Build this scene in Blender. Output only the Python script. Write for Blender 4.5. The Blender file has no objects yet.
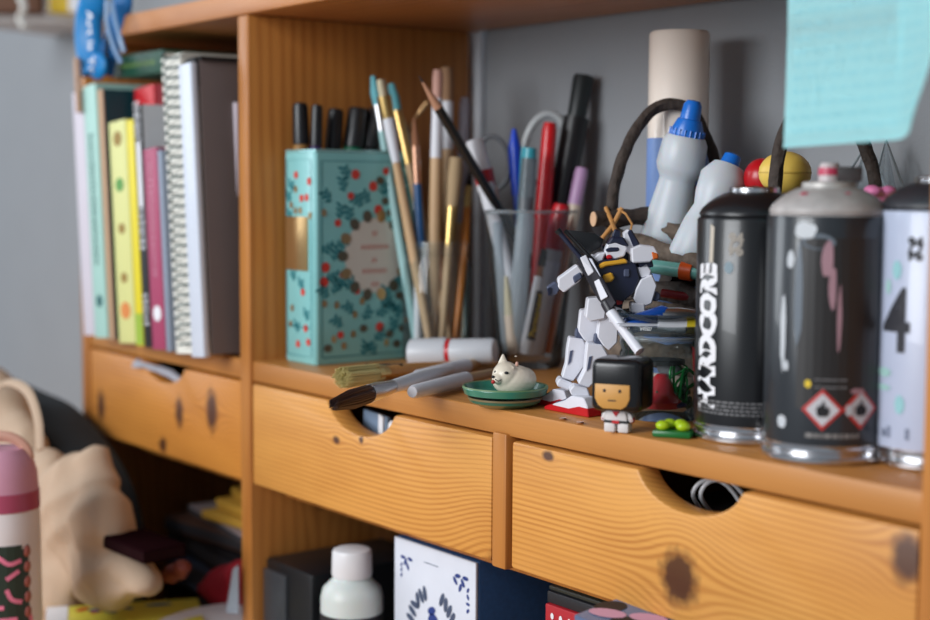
import bpy, bmesh, math, random
from mathutils import Vector, Matrix, Quaternion, noise
R = random.Random(7)
pi = math.pi
sc = bpy.context.scene

# ---------------------------------------------------------------- camera
CAM = Vector((1.0836789, -0.6078978, 0.1473247))
YAW, PITCH, ROLL, FPX = -0.9139093, -0.0844016, 0.0055231, 1486.607
FW = Vector((math.sin(YAW)*math.cos(PITCH), math.cos(YAW)*math.cos(PITCH), math.sin(PITCH)))
_r = Vector((math.cos(YAW), -math.sin(YAW), 0)); _u = _r.cross(FW)
RT = math.cos(ROLL)*_r + math.sin(ROLL)*_u
UP = -math.sin(ROLL)*_r + math.cos(ROLL)*_u
cd = bpy.data.cameras.new('camera'); cam = bpy.data.objects.new('camera', cd); sc.collection.objects.link(cam)
cam.matrix_world = Matrix(((RT.x, UP.x, -FW.x, CAM.x), (RT.y, UP.y, -FW.y, CAM.y), (RT.z, UP.z, -FW.z, CAM.z), (0, 0, 0, 1)))
cd.sensor_fit = 'HORIZONTAL'; cd.sensor_width = 36; cd.lens = FPX*36/930; cd.clip_start = .01
cd.dof.use_dof = True; cd.dof.focus_distance = 0.97; cd.dof.aperture_fstop = 4.0
sc.camera = cam

# ---------------------------------------------------------------- light
w = bpy.data.worlds.new('world'); sc.world = w; w.use_nodes = True
bg = w.node_tree.nodes['Background']; bg.inputs[0].default_value = (.78, .88, 1, 1); bg.inputs[1].default_value = .33
def area(name, loc, target, sx, sy, e, col):
    l = bpy.data.lights.new(name, 'AREA'); l.shape = 'RECTANGLE'; l.size = sx; l.size_y = sy; l.energy = e; l.color = col
    o = bpy.data.objects.new(name, l); sc.collection.objects.link(o); o.location = loc
    o.rotation_euler = (Vector(target)-Vector(loc)).to_track_quat('-Z', 'Y').to_euler(); return o
area('window_light', (.30, -2.0, .72), (.45, 0, .08), 1.2, 1.1, 46, (.94, .97, 1))
area('side_window_light', (-2.5, -1.5, .9), (.4, 0, .1), 1.2, 1.4, 26, (.88, .94, 1))
vs = sc.view_settings; vs.view_transform = 'Standard'; vs.look = 'None'; vs.gamma = 1; vs.use_curve_mapping = False
vs.exposure = -0.03
sc.cycles.transparent_max_bounces = 24

# ---------------------------------------------------------------- measuring helpers
def ray(px, py): return FW + RT*((px-465)/FPX) - UP*((py-310)/FPX)
def at(px, py, z=0.0): d = ray(px, py); return CAM + d*((z-CAM.z)/d.z)
def aty(px, py, y=0.0): d = ray(px, py); return CAM + d*((y-CAM.y)/d.y)
def atx(px, py, x=0.0): d = ray(px, py); return CAM + d*((x-CAM.x)/d.x)
def atd(px, py, depth): return CAM + ray(px, py)*depth
FH = Vector((FW.x, FW.y, 0)).normalized()          # horizontal viewing direction
RZ = math.atan2(-math.sin(YAW), math.cos(YAW))      # heading of a thing that faces the viewer

# ---------------------------------------------------------------- mesh helpers
def box(c=(0, 0, 0), s=(1, 1, 1), bev=0, seg=2, bm=None, rot=None):
    b = bmesh.new(); bmesh.ops.create_cube(b, size=1)
    for v in b.verts: v.co = Vector((v.co.x*s[0], v.co.y*s[1], v.co.z*s[2]))
    if bev: bmesh.ops.bevel(b, geom=b.edges[:], offset=bev, segments=seg, affect='EDGES', profile=.5)
    M = Matrix.Translation(c) @ (rot.to_4x4() if rot else Matrix.Identity(4))
    b.transform(M)
    return merge(bm, b) if bm else b
def merge(a, b):
    m = bpy.data.meshes.new('t'); b.to_mesh(m); a.from_mesh(m); bpy.data.meshes.remove(m); b.free(); return a
def lathe(prof, seg=40, bm=None, sx=1, sy=1, ang=None, c=(0, 0, 0)):
    b = bmesh.new(); rings = []
    for z, r in prof:
        if r < 1e-6: rings.append([b.verts.new((0, 0, z))])
        else: rings.append([b.verts.new((r*sx*math.cos(2*pi*i/seg), r*sy*math.sin(2*pi*i/seg), z)) for i in range(seg)])
    for p, q in zip(rings, rings[1:]):
        for i in range(seg):
            j = (i+1) % seg
            if len(p) == 1 and len(q) == 1: continue
            if len(p) == 1: b.faces.new((p[0], q[j], q[i]))
            elif len(q) == 1: b.faces.new((p[i], p[j], q[0]))
            else: b.faces.new((p[i], p[j], q[j], q[i]))
    bmesh.ops.recalc_face_normals(b, faces=b.faces[:])
    b.transform(Matrix.Translation(c))
    return merge(bm, b) if bm else b
def rod(z0, z1, r0, r1=None, bv=None):
    r1 = r0 if r1 is None else r1; bv = min(r0, r1)*.2 if bv is None else bv
    return [(z0, 0), (z0, r0-bv), (z0+bv, r0), (z1-bv, r1), (z1, r1-bv), (z1, 0)]
def prism(poly, y0, y1, bev=0, bm=None, axis='y', seg=2):
    b = bmesh.new(); n = len(poly)
    def P(p, d): return {'y': (p[0], d, p[1]), 'z': (p[0], p[1], d), 'x': (d, p[0], p[1])}[axis]
    A = [b.verts.new(P(p, y0)) for p in poly]; B_ = [b.verts.new(P(p, y1)) for p in poly]
    b.faces.new(A); b.faces.new(B_[::-1])
    for i in range(n): b.faces.new((A[i], B_[i], B_[(i+1) % n], A[(i+1) % n]))
    bmesh.ops.recalc_face_normals(b, faces=b.faces[:])
    if bev: bmesh.ops.bevel(b, geom=b.edges[:], offset=bev, segments=seg, affect='EDGES', profile=.5, clamp_overlap=True)
    return merge(bm, b) if bm else b
def tube(pts, r, seg=12, bm=None, rough=0, flat=1.0):
    b = bmesh.new(); pts = [Vector(p) for p in pts]; n = len(pts)
    rr = r if isinstance(r, (list, tuple)) else [r]*n
    t = (pts[1]-pts[0]).normalized(); nrm = t.orthogonal().normalized(); rings = []
    for i, p in enumerate(pts):
        t2 = (pts[min(i+1, n-1)]-pts[max(i-1, 0)]).normalized()
        nrm = (nrm - t2*nrm.dot(t2)).normalized(); bi = t2.cross(nrm); ring = []
        for k in range(seg):
            a = 2*pi*k/seg; q = rr[i]*(1+rough*(noise.noise(Vector((math.cos(a)*2+p.x*90, math.sin(a)*2+p.y*90, p.z*90)))))
            ring.append(b.verts.new(p+(nrm*math.cos(a)+bi*math.sin(a)*flat)*q))
        rings.append(ring)
    for p, q in zip(rings, rings[1:]):
        for k in range(seg): b.faces.new((p[k], p[(k+1) % seg], q[(k+1) % seg], q[k]))
    b.faces.new(rings[0][::-1]); b.faces.new(rings[-1])
    bmesh.ops.recalc_face_normals(b, faces=b.faces[:])
    return merge(bm, b) if bm else b
def smoothpath(pts, n=8):
    P = [Vector(p) for p in pts]; P = [2*P[0]-P[1]]+P+[2*P[-1]-P[-2]]; out = []
    for i in range(1, len(P)-2):
        for k in range(n):
            t = k/n; a, b, c, d = P[i-1:i+3]
            out.append(.5*((2*b)+(c-a)*t+(2*a-5*b+4*c-d)*t*t+(3*b-a-3*c+d)*t**3))
    out.append(P[-2]); return out
def blob(parts, bm=None, sub=3):
    b = bmesh.new()
    for c, s in parts:
        t = bmesh.new(); bmesh.ops.create_icosphere(t, subdivisions=sub, radius=1)
        t.transform(Matrix.Translation(c) @ Matrix.Diagonal((s[0], s[1], s[2], 1))); merge(b, t)
    return merge(bm, b) if bm else b
def xf(bm, M): bm.transform(M); return bm
def obj(name, bm, m, parent=None, label=None, smooth=True, ang=38):
    if smooth:
        bm.normal_update()
        for f in bm.faces: f.smooth = True
        for e in bm.edges:
            if len(e.link_faces) == 2 and e.calc_face_angle(0) > math.radians(ang): e.smooth = False
    me = bpy.data.meshes.new(name); bm.to_mesh(me); bm.free(); me.materials.append(m)
    o = bpy.data.objects.new(name, me); sc.collection.objects.link(o)
    if parent: o.parent = parent
    if label: o['label'] = label
    return o
def thing(name, label, cat, loc=(0, 0, 0), rz=0, group=None, q=None):
    o = bpy.data.objects.new(name, None); sc.collection.objects.link(o); o.location = loc; o.empty_display_size = .01
    if q is not None: o.rotation_mode = 'QUATERNION'; o.rotation_quaternion = q
    else: o.rotation_euler = (0, 0, rz)
    o['label'] = label; o['category'] = cat
    if group: o['group'] = group
    return o
def tag(o, label, cat, group=None, loc=None, rz=None):
    o['label'] = label; o['category'] = cat
    if group: o['group'] = group
    if loc is not None: o.location = loc
    if rz is not None: o.rotation_euler = (0, 0, rz)
    return o
def textmesh(s, size, bold=0, fn=None, shear=0, spacing=1):
    c = bpy.data.curves.new('t', 'FONT'); c.body = s; c.size = size; c.offset = bold; c.shear = shear; c.space_character = spacing
    c.align_x = 'CENTER'; c.align_y = 'CENTER'; c.resolution_u = 3
    o = bpy.data.objects.new('t', c); sc.collection.objects.link(o); bpy.context.view_layer.update()
    me = bpy.data.meshes.new_from_object(o.evaluated_get(bpy.context.evaluated_depsgraph_get()))
    b = bmesh.new(); b.from_mesh(me); bpy.data.objects.remove(o); bpy.data.curves.remove(c); bpy.data.meshes.remove(me)
    if fn:
        for v in b.verts: v.co = Vector(fn(v.co.x, v.co.y))
    return b
def wrap(bm, r, a0, z0):
    """bend a flat (x right, y up) drawing round a vertical cylinder; a0 = heading of its middle"""
    for v in bm.verts:
        a = a0+v.co.x/r; rr = r+v.co.z; v.co = Vector((rr*math.cos(a), rr*math.sin(a), z0+v.co.y))
    return bm
def flatpoly(polys, z=0, bm=None, div=0):
    b = bmesh.new()
    for p in polys: b.faces.new([b.verts.new((q[0], q[1], z)) for q in p])
    if div:
        bmesh.ops.triangulate(b, faces=b.faces[:]); bmesh.ops.subdivide_edges(b, edges=b.edges[:], cuts=div, use_grid_fill=True)
    return merge(bm, b) if bm else b
def strokes(paths, wd, bm=None):
    b = bm or bmesh.new()
    for p in paths:
        p = [Vector((q[0], q[1], 0)) for q in p]; L = []
        for i in range(len(p)):
            t = (p[min(i+1, len(p)-1)]-p[max(i-1, 0)]).normalized(); nn = Vector((-t.y, t.x, 0))*wd/2
            L.append((b.verts.new(p[i]+nn), b.verts.new(p[i]-nn)))
        for u, v in zip(L, L[1:]): b.faces.new((u[0], u[1], v[1], v[0]))
    return b
def ell(cx, cy, a, b_, rot=0, n=14):
    return [(cx+a*math.cos(t)*math.cos(rot)-b_*math.sin(t)*math.sin(rot), cy+a*math.cos(t)*math.sin(rot)+b_*math.sin(t)*math.cos(rot)) for t in [2*pi*i/n for i in range(n)]]

# ---------------------------------------------------------------- materials
def S(r, g, b): return tuple(((c/255+.055)/1.055)**2.4 if c > 10 else c/255/12.92 for c in (r, g, b))+(1,)
MATS = {}
def mat(name, col, rough=.5, metal=0, spec=.5, nscale=0, namt=.15, bump=0, bscale=200, trans=0, coat=0, sss=0, stretch=(1, 1, 1)):
    if name in MATS: return MATS[name]
    m = bpy.data.materials.new(name); m.use_nodes = True; nt = m.node_tree; p = nt.nodes['Principled BSDF']
    p.inputs['Base Color'].default_value = col; p.inputs['Roughness'].default_value = rough; p.inputs['Metallic'].default_value = metal
    p.inputs['Specular IOR Level'].default_value = spec; p.inputs['Coat Weight'].default_value = coat
    if trans: p.inputs['Transmission Weight'].default_value = trans
    if sss: p.inputs['Subsurface Weight'].default_value = sss; p.inputs['Subsurface Scale'].default_value = .01
    tc = nt.nodes.new('ShaderNodeTexCoord'); mp = nt.nodes.new('ShaderNodeMapping'); mp.inputs['Scale'].default_value = stretch
    nt.links.new(tc.outputs['Object'], mp.inputs['Vector'])
    n = nt.nodes.new('ShaderNodeTexNoise'); n.inputs['Scale'].default_value = nscale or 60; n.inputs['Detail'].default_value = 4
    nt.links.new(mp.outputs[0], n.inputs['Vector'])
    mx = nt.nodes.new('ShaderNodeMix'); mx.data_type = 'RGBA'
    amt = namt if nscale else .05
    mx.inputs['A'].default_value = tuple(c*(1-amt) for c in col[:3])+(1,); mx.inputs['B'].default_value = tuple(min(1, c*(1+amt)) for c in col[:3])+(1,)
    nt.links.new(n.outputs['Fac'], mx.inputs['Factor']); nt.links.new(mx.outputs['Result'], p.inputs['Base Color'])
    if bump:
        n2 = nt.nodes.new('ShaderNodeTexNoise'); n2.inputs['Scale'].default_value = bscale; nt.links.new(mp.outputs[0], n2.inputs['Vector'])
        bp = nt.nodes.new('ShaderNodeBump'); bp.inputs['Strength'].default_value = bump; bp.inputs['Distance'].default_value = .002
        nt.links.new(n2.outputs['Fac'], bp.inputs['Height']); nt.links.new(bp.outputs[0], p.inputs['Normal'])
    MATS[name] = m; return m
def glass(name, tint=(.95, .98, .97, 1), ior=1.45, rough=.02, haze=0, hazecol=(.8, .85, .85, 1)):
    if name in MATS: return MATS[name]
    m = bpy.data.materials.new(name); m.use_nodes = True; nt = m.node_tree; nt.nodes.clear()
    out = nt.nodes.new('ShaderNodeOutputMaterial'); tr = nt.nodes.new('ShaderNodeBsdfTransparent'); tr.inputs[0].default_value = tint
    gl = nt.nodes.new('ShaderNodeBsdfGlossy'); gl.inputs['Roughness'].default_value = rough
    fr = nt.nodes.new('ShaderNodeFresnel'); fr.inputs['IOR'].default_value = ior
    mx = nt.nodes.new('ShaderNodeMixShader'); nt.links.new(fr.outputs[0], mx.inputs[0]); nt.links.new(tr.outputs[0], mx.inputs[1]); nt.links.new(gl.outputs[0], mx.inputs[2])
    last = mx
    if haze:
        df = nt.nodes.new('ShaderNodeBsdfDiffuse'); df.inputs[0].default_value = hazecol
        tl = nt.nodes.new('ShaderNodeBsdfTranslucent'); tl.inputs[0].default_value = hazecol
        m3 = nt.nodes.new('ShaderNodeMixShader'); m3.inputs[0].default_value = .4; nt.links.new(df.outputs[0], m3.inputs[1]); nt.links.new(tl.outputs[0], m3.inputs[2])
        m2 = nt.nodes.new('ShaderNodeMixShader'); m2.inputs[0].default_value = haze
        nt.links.new(mx.outputs[0], m2.inputs[1]); nt.links.new(m3.outputs[0], m2.inputs[2]); last = m2
    nt.links.new(last.outputs[0], out.inputs[0]); MATS[name] = m; return m

def wood(name, light, dark, axis='x', knots=(), ring=150, seed=0, rough=.42, contrast=1.0, knotcol=(.055, .016, .010, 1)):
    """pine: growth lines run along `axis`, bend round every knot (u, v, ru, rv) on the board's face"""
    m = bpy.data.materials.new(name); m.use_nodes = True; nt = m.node_tree; N = nt.nodes; L = nt.links; p = N['Principled BSDF']
    tc = N.new('ShaderNodeTexCoord'); sx = N.new('ShaderNodeSeparateXYZ'); L.new(tc.outputs['Object'], sx.inputs[0])
    def M(op, a, b=None, c=None):
        n = N.new('ShaderNodeMath'); n.operation = op
        for i, v in enumerate((a, b, c)):
            if v is None: continue
            if isinstance(v, (int, float)): n.inputs[i].default_value = v
            else: L.new(v, n.inputs[i])
        return n.outputs[0]
    X, Y, Z = sx.outputs
    if axis == 'x': u, v, t = X, Z, Y
    elif axis == 'z': u, v, t = Z, Y, X
    elif axis == 'xy': u, v, t = X, Y, Z
    elif axis == 'zx': u, v, t = Z, X, Y
    def nz(su, sv, st, det=3, off=0):
        c = N.new('ShaderNodeCombineXYZ'); L.new(M('MULTIPLY_ADD', u, su, seed*7.3+off), c.inputs[0]); L.new(M('MULTIPLY', v, sv), c.inputs[1]); L.new(M('MULTIPLY', t, st), c.inputs[2])
        n = N.new('ShaderNodeTexNoise'); n.inputs['Scale'].default_value = 1; n.inputs['Detail'].default_value = det; L.new(c.outputs[0], n.inputs['Vector']); return n.outputs['Fac']
    ph = M('MULTIPLY', v, ring)
    ph = M('ADD', ph, M('MULTIPLY', nz(1.3, 4, 4, 1), ring*.042)); ph = M('ADD', ph, M('MULTIPLY', nz(7, 40, 40, 2, 4), .7))
    ph = M('ADD', ph, M('MULTIPLY', t, ring*.3))
    kn = None
    for (ku, kv, ru, rv) in knots:
        du = M('DIVIDE', M('SUBTRACT', u, ku), ru); dv = M('DIVIDE', M('SUBTRACT', v, kv), rv)
        d2 = M('ADD', M('MULTIPLY', du, du), M('MULTIPLY', dv, dv))
        g = M('EXPONENT', M('MULTIPLY', d2, -.16))
        sgn = M('MULTIPLY', dv, g); ph = M('ADD', ph, M('MULTIPLY', sgn, -ring*rv*.85))
        d = M('ADD', M('SQRT', d2), M('MULTIPLY', M('SUBTRACT', nz(130, 130, 130, 2), .5), .7))
        k = M('SMOOTHSTEP' if False else 'SUBTRACT', 1.35, d); k = M('MULTIPLY', k, 1.5); k = M('MINIMUM', M('MAXIMUM', k, 0), 1)
        kn = k if kn is None else M('MAXIMUM', kn, k)
    s = M('SINE', M('MULTIPLY', ph, 6.2832)); s = M('MULTIPLY_ADD', s, .5, .5); s = M('POWER', s, 1.6)
    s = M('MULTIPLY', s, M('MULTIPLY_ADD', nz(4, 30, 30, 2, 3), 1.1, .05))
    fb = nz(14, 900, 900, 2, 9); s = M('ADD', M('MULTIPLY', s, .75*contrast), M('MULTIPLY', M('SUBTRACT', fb, .5), .45*contrast))
    lo = nz(5, 14, 14, 3, 5); s = M('ADD', s, M('MULTIPLY', M('SUBTRACT', lo, .44), 1.3*contrast))
    s = M('MINIMUM', M('MAXIMUM', s, 0), 1)
    mx = N.new('ShaderNodeMix'); mx.data_type = 'RGBA'; mx.inputs['A'].default_value = light; mx.inputs['B'].default_value = dark; L.new(s, mx.inputs['Factor'])
    col = mx.outputs['Result']
    if kn is not None:
        m2 = N.new('ShaderNodeMix'); m2.data_type = 'RGBA'; L.new(col, m2.inputs['A']); m2.inputs['B'].default_value = knotcol; L.new(M('MULTIPLY', kn, .93), m2.inputs['Factor']); col = m2.outputs['Result']
    L.new(col, p.inputs['Base Color'])
    L.new(M('MULTIPLY_ADD', fb, .2, rough-.1), p.inputs['Roughness']); p.inputs['Coat Weight'].default_value = .05; p.inputs['Specular IOR Level'].default_value = .35; p.inputs['Coat Roughness'].default_value = .25
    bp = N.new('ShaderNodeBump'); bp.inputs['Strength'].default_value = .12; bp.inputs['Distance'].default_value = .0006; L.new(s, bp.inputs['Height']); L.new(bp.outputs[0], p.inputs['Normal'])
    return m
PL, PD = (.72, .34, .080, 1), (.40, .135, .022, 1)
white_pl = mat('white_plastic', S(225, 225, 228), .35)
black_pl = mat('black_plastic', S(22, 23, 26), .35)
black_mt = mat('black_matte', S(20, 20, 22), .7)
gold = mat('brass_metal', (.62, .42, .16, 1), .3, 1)
steel = mat('steel_metal', (.62, .62, .64, 1), .28, 1)
hand_w = wood('handle_wood', (.62, .42, .24, 1), (.46, .28, .14, 1), 'z', ring=200)
paper = mat('page_paper', S(225, 220, 208), .8, nscale=400, namt=.15, stretch=(1, 1, .02))
clear = glass('clear_glass')

# ---------------------------------------------------------------- setting
wall_m = mat('wall_paint', S(150, 153, 157), .75, nscale=12, namt=.05, bump=.15, bscale=350)
o = obj('wall_back', box((0, .262, .3), (6, .04, 3.2)), wall_m); o['kind'] = 'structure'
o = obj('light_bleed_strip_1', box((.0, .2385, .09), (.022, .007, .42), .001), mat('light_bleed_pale', S(200, 205, 212), .5)); o['kind'] = 'structure'  # light bleed on the wall behind the divider, put in as a pale strip
TK = .0169; PT = .0177; BAY = .333; HZ = .2846; DH = .0865; DEP = .228; h = PT/2; ZD = -.29
# desk under the hutch
dk = thing('desk', 'wooden desk top carrying the shelf unit and the clutter below it', 'desk', (0, -.1, ZD-.03))
obj('desktop', box((.1, 0, .015), (2.6, .72, .03), .003), wood('desk_wood', PL, PD, 'xy', seed=3), dk)
for sx in (-1, 1):
    for sy in (-1, 1): obj('leg', box((.1+sx*1.22, sy*.3, -.215), (.06, .06, .43), .003), MATS.get('x') or wood('desk_leg', PL, PD, 'z'), dk)

# ---------------------------------------------------------------- shelf unit
U = thing('shelf_unit', 'orange pine desk shelf unit with open bays above a row of drawers', 'shelf', (0, 0, ZD))
def up(name, c, s, m, label=None): return obj(name, box((c[0], c[1], c[2]-ZD), s, .0016, 2), m, U, label)
w_v = wood('pine_panel', (.50, .20, .045, 1), (.30, .095, .018, 1), 'z', ring=90, seed=1, knots=[(.05-ZD, .115, .012, .009), (-.12-ZD, .07, .012, .007)])
w_h = wood('pine_board', (.53, .225, .055, 1), (.33, .12, .028, 1), 'xy', ring=95, seed=2, contrast=.8)
w_t = wood('pine_top', (.52, .21, .06, 1), (.33, .11, .03, 1), 'xy', ring=70, seed=5, knots=[(.33, .16, .03, .008)])
DX = -.0052
for nm, x in (('side_panel', -BAY), ('divider', DX), ('side_panel', 2*BAY)):
    up(nm, (x, DEP/2, (HZ+ZD)/2), (PT, DEP, HZ-ZD-.0005), w_v)
up('shelf_board', ((-BAY+DX)/2, DEP/2+.0005, -TK/2), (BAY+DX-PT, DEP-.003, TK), w_h)
up('shelf_board', (BAY+DX/2, DEP/2+.0005, -TK/2), (2*BAY-DX-PT, DEP-.003, TK), w_h)
up('top_board', (BAY/2, DEP/2, HZ+.0095), (3*BAY+PT, DEP+.002, .019), w_t)
up('drawer_stile', (BAY+.001, .012, -TK-DH/2), (.0145, .026, DH+.004), w_v)
up('drawer_rail', (BAY, .13, -TK-DH-.009), (2*BAY-PT, .2, .009), w_v); up('drawer_rail', (-BAY/2, .13, -TK-DH-.009), (BAY-PT, .2, .009), w_v)
def drawer(x0, x1, notch, knots, seed, dark=0):
    z1, z0 = -TK-.0022, -TK-DH; na, nb, nd = notch
    pts = [(x0, z0-ZD), (x1, z0-ZD), (x1, z1-ZD)]
    for i in range(0, 17):
        t = i/16; xx = nb+(na-nb)*t; q = abs(2*t-1); pts.append((xx, z1-ZD-nd*(math.sqrt(max(0, 1-(q*.97)**2))-.243)/(.757)))
    pts.append((x0, z1-ZD))
    ks = [(a, b-ZD, c, d) for a, b, c, d in knots]
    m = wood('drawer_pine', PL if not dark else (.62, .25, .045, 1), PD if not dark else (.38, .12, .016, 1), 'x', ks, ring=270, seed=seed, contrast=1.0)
    d = obj('drawer', prism(pts, .001, .019, .0022), m, U)
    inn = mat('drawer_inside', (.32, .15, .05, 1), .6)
    b = box(((x0+x1)/2, .115, z0+.008-ZD), (x1-x0-.01, .19, .004))
    for xx in (x0+.007, x1-.007): box((xx, .115, (z0+z1)/2-.006-ZD), (.006, .19, DH-.03), bm=b)
    box(((x0+x1)/2, .208, (z0+z1)/2-.006-ZD), (x1-x0-.01, .006, DH-.03), bm=b)
    obj('drawer_box', b, inn, d)
def X0(px, py): return aty(px, py, 0).x
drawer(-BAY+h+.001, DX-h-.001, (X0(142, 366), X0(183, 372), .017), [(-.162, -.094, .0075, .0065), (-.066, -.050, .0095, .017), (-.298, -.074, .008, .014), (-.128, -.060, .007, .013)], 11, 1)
drawer(DX+h+.001, BAY-.0093, (X0(326, 402), X0(393, 418), .021), [(.1338, -.048, .0045, .003), (.330, -.125, .02, .022), (.168, -.043, .003, .0025)], 12)
drawer(BAY+.0115, 2*BAY-h-.001, (X0(636, 468), X0(741, 492), .0195), [(.4965, -.0770, .0135, .0150), (.381, -.0235, .0050, .0030), (.650, -.034, .009, .012)], 13)

# ---------------------------------------------------------------- books in the left bay
def leanbox(x, y, z, s, lean, m, name='cover', parent=None, **k): pass
def book(name, label, pxl, pxr, pytop, sp_m, cat='book', y0=-.026, depth=.165, lean=-.082, cover=None, group='books in the left bay', marks=None, base_py=340, ztop=None, z0=0, fr_m=None):
    a = aty(pxl, base_py, y0).x; b = aty(pxr, base_py, y0).x; wd = abs(b-a)-.0008
    zt = ztop if ztop else aty((pxl+pxr)/2, pytop, y0).z
    H = zt-z0
    t = thing(name, label, cat, ((a+b)/2, y0, z0+.0006), group=group, q=Quaternion((0, 1, 0), lean))
    cv = cover or sp_m; ct = min(.0016, wd*.2)
    bm = box((0, .001, H/2), (wd, .002, H), .0005)
    obj('spine', bm, sp_m, t)
    bm = box((-wd/2+ct/2, depth/2+.002, H/2), (ct, depth, H), 0); box((wd/2-ct/2, depth/2+.002, H/2), (ct, depth, H), 0, bm=bm); obj('cover', bm, cv, t)
    obj('pages', box((0, depth/2, H/2), (wd-2*ct-.0002, depth-.006, H-.005)), paper, t)
    if marks:
        for (nm, zc, zl, ww, mm, kind) in marks:
            b2 = bmesh.new()
            if kind == 'text':
                z = zc-zl/2
                while z < zc+zl/2:
                    l = R.uniform(.0025, .005)
                    for j in range(2):
                        zz = z+l*j*.5; merge(b2, flatpoly([[(-ww/2*wd, zz), (ww/2*wd*R.uniform(.2, 1), zz), (ww/2*wd*R.uniform(.5, 1), zz+l*.22), (-ww/2*wd, zz+l*.22)]]))
                    merge(b2, flatpoly([[(-ww/2*wd*R.uniform(.2, 1), z), (-ww/2*wd*.2, z+.0001), (-ww/2*wd*.2, z+l*.7), (-ww/2*wd, z+l*.7)]]))
                    z += l+.0012
            elif kind == 'dot': flatpoly([ell(0, zc, ww*wd/2, zl/2)], bm=b2)
            else: flatpoly([[(-ww*wd/2, zc-zl/2), (ww*wd/2, zc-zl/2), (ww*wd/2, zc+zl/2), (-ww*wd/2, zc+zl/2)]], bm=b2)
            for v in b2.verts: v.co = Vector((v.co.x, -.0003, v.co.y))
            obj(nm, b2, mm, t, smooth=False)
    return t
ink_t = mat('dark_teal_ink', S(40, 95, 95), .6); ink_k = mat('black_ink', S(25, 25, 30), .6); ink_w = mat('white_ink', S(228, 228, 232), .6)
book('book', 'pale lilac book leftmost in the row, leaning on the side panel', 84, 95, 90, mat('lilac_paper', S(205, 198, 208), .6), base_py=340)
book('book', 'mint green book with dark lettering down its spine', 95, 108, 83, mat('mint_card', S(165, 205, 195), .55), marks=[('spine_lettering', .13, .12, .45, ink_t, 'text'), ('publisher_mark', .035, .012, .5, ink_t, 'dot')])
book('book', 'beige spined book with dark teal cover between mint and pale yellow books', 108.5, 114, 88, mat('beige_card', S(196, 160, 130), .6), y0=-.024, cover=mat('deep_teal_card', S(8, 62, 70), .5))
og = mat('orange_ink', S(214, 130, 60), .6); gn = mat('green_ink', S(90, 150, 70), .6); br = mat('ochre_ink', S(150, 120, 50), .6)
book('book', 'pale yellow book with little orange and green emblems on its spine', 119, 136, 120, mat('pale_yellow_card', S(214, 214, 140), .55), depth=.16,
     marks=[('emblem', .187, .014, .5, br, 'dot'), ('emblem', .145, .013, .5, gn, 'dot'), ('emblem', .105, .010, .4, br, 'dot'), ('emblem', .06, .010, .4, br, 'dot'), ('emblem', .03, .016, .6, og, 'dot')], base_py=343, lean=-.080)
book('book', 'narrow bright yellow book with green foot beside the pale yellow one', 136.5, 144, 119, mat('bright_yellow_card', S(226, 208, 30), .5), marks=[('green_band', .015, .028, .99, mat('lime_ink', S(150, 180, 50), .6), 'band')], base_py=345, lean=-.080)
book('book', 'narrow black spined book with chunky white lettering', 144.5, 152, 104, mat('spine_black', S(30, 30, 34), .5), cover=mat('cool_white_card', S(205, 208, 212), .5), marks=[('white_band', .155, .06, .55, ink_w, 'band'), ('white_lettering', .20, .035, .9, ink_w, 'text'), ('white_print', .105, .035, .9, ink_w, 'text'), ('foot_print', .035, .03, .8, ink_w, 'text')], base_py=348, lean=-.080)
book('book', 'tall bright red book standing behind the magenta one', 146, 166, 86, mat('red_card', S(196, 22, 34), .45), y0=.004, depth=.17, cover=mat('pink_red_card', S(220, 90, 100), .5), ztop=.236, lean=-.080)
book('book', 'grey white pamphlet with a slanted top edge between red and magenta', 158, 164, 108, mat('warm_grey_card', S(180, 172, 168), .6), y0=-.006, depth=.15, base_py=348, lean=-.080)
book('book', 'magenta pink book with pale lettering down its spine', 152.5, 166, 148, mat('magenta_card', S(165, 62, 98), .5), marks=[('pale_lettering', .115, .10, .25, mat('pink_ink', S(220, 160, 180), .6), 'text'), ('white_emblem', .032, .014, .6, ink_w, 'dot')], base_py=350, lean=-.080)
book('book', 'thin grey blue booklet between the magenta book and spiral notebook', 166.5, 170.5, 150, mat('blue_grey_card', S(140, 150, 168), .6), base_py=350, lean=-.080)
# spiral notebook
sx0, sx1 = aty(171, 353, -.026).x, aty(190, 356, -.026).x
t = thing('spiral_notebook', 'wire bound notebook showing its spiral beside the grey sketchbook', 'notebook', ((sx0+sx1)/2, -.026, .0006), q=Quaternion((0, 1, 0), -.088), group='books in the left bay')
W_ = sx1-sx0; HH = .256
obj('pages', box((0, .090, HH/2), (W_*.98, .17, HH)), mat('notebook_edge', S(228, 226, 216), .7, nscale=200, namt=.12, stretch=(.2, .2, 2)), t)
obj('cover', box((W_*.47, .096, HH/2), (.002, .176, HH+.002)), mat('pattern_card', S(205, 200, 188), .6), t)
bm = bmesh.new()
for i in range(30):
    z = .008+i*(HH-.012)/29
    tube([(W_*.06+W_*.42*math.sin(a), .008-.010*math.cos(a), z+.001*a) for a in [2*pi*k/12 for k in range(13)]], .0010, 6, bm=bm)
obj('wire_spiral', bm, mat('dark_wire', S(62, 84, 84), .5), t)
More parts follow.
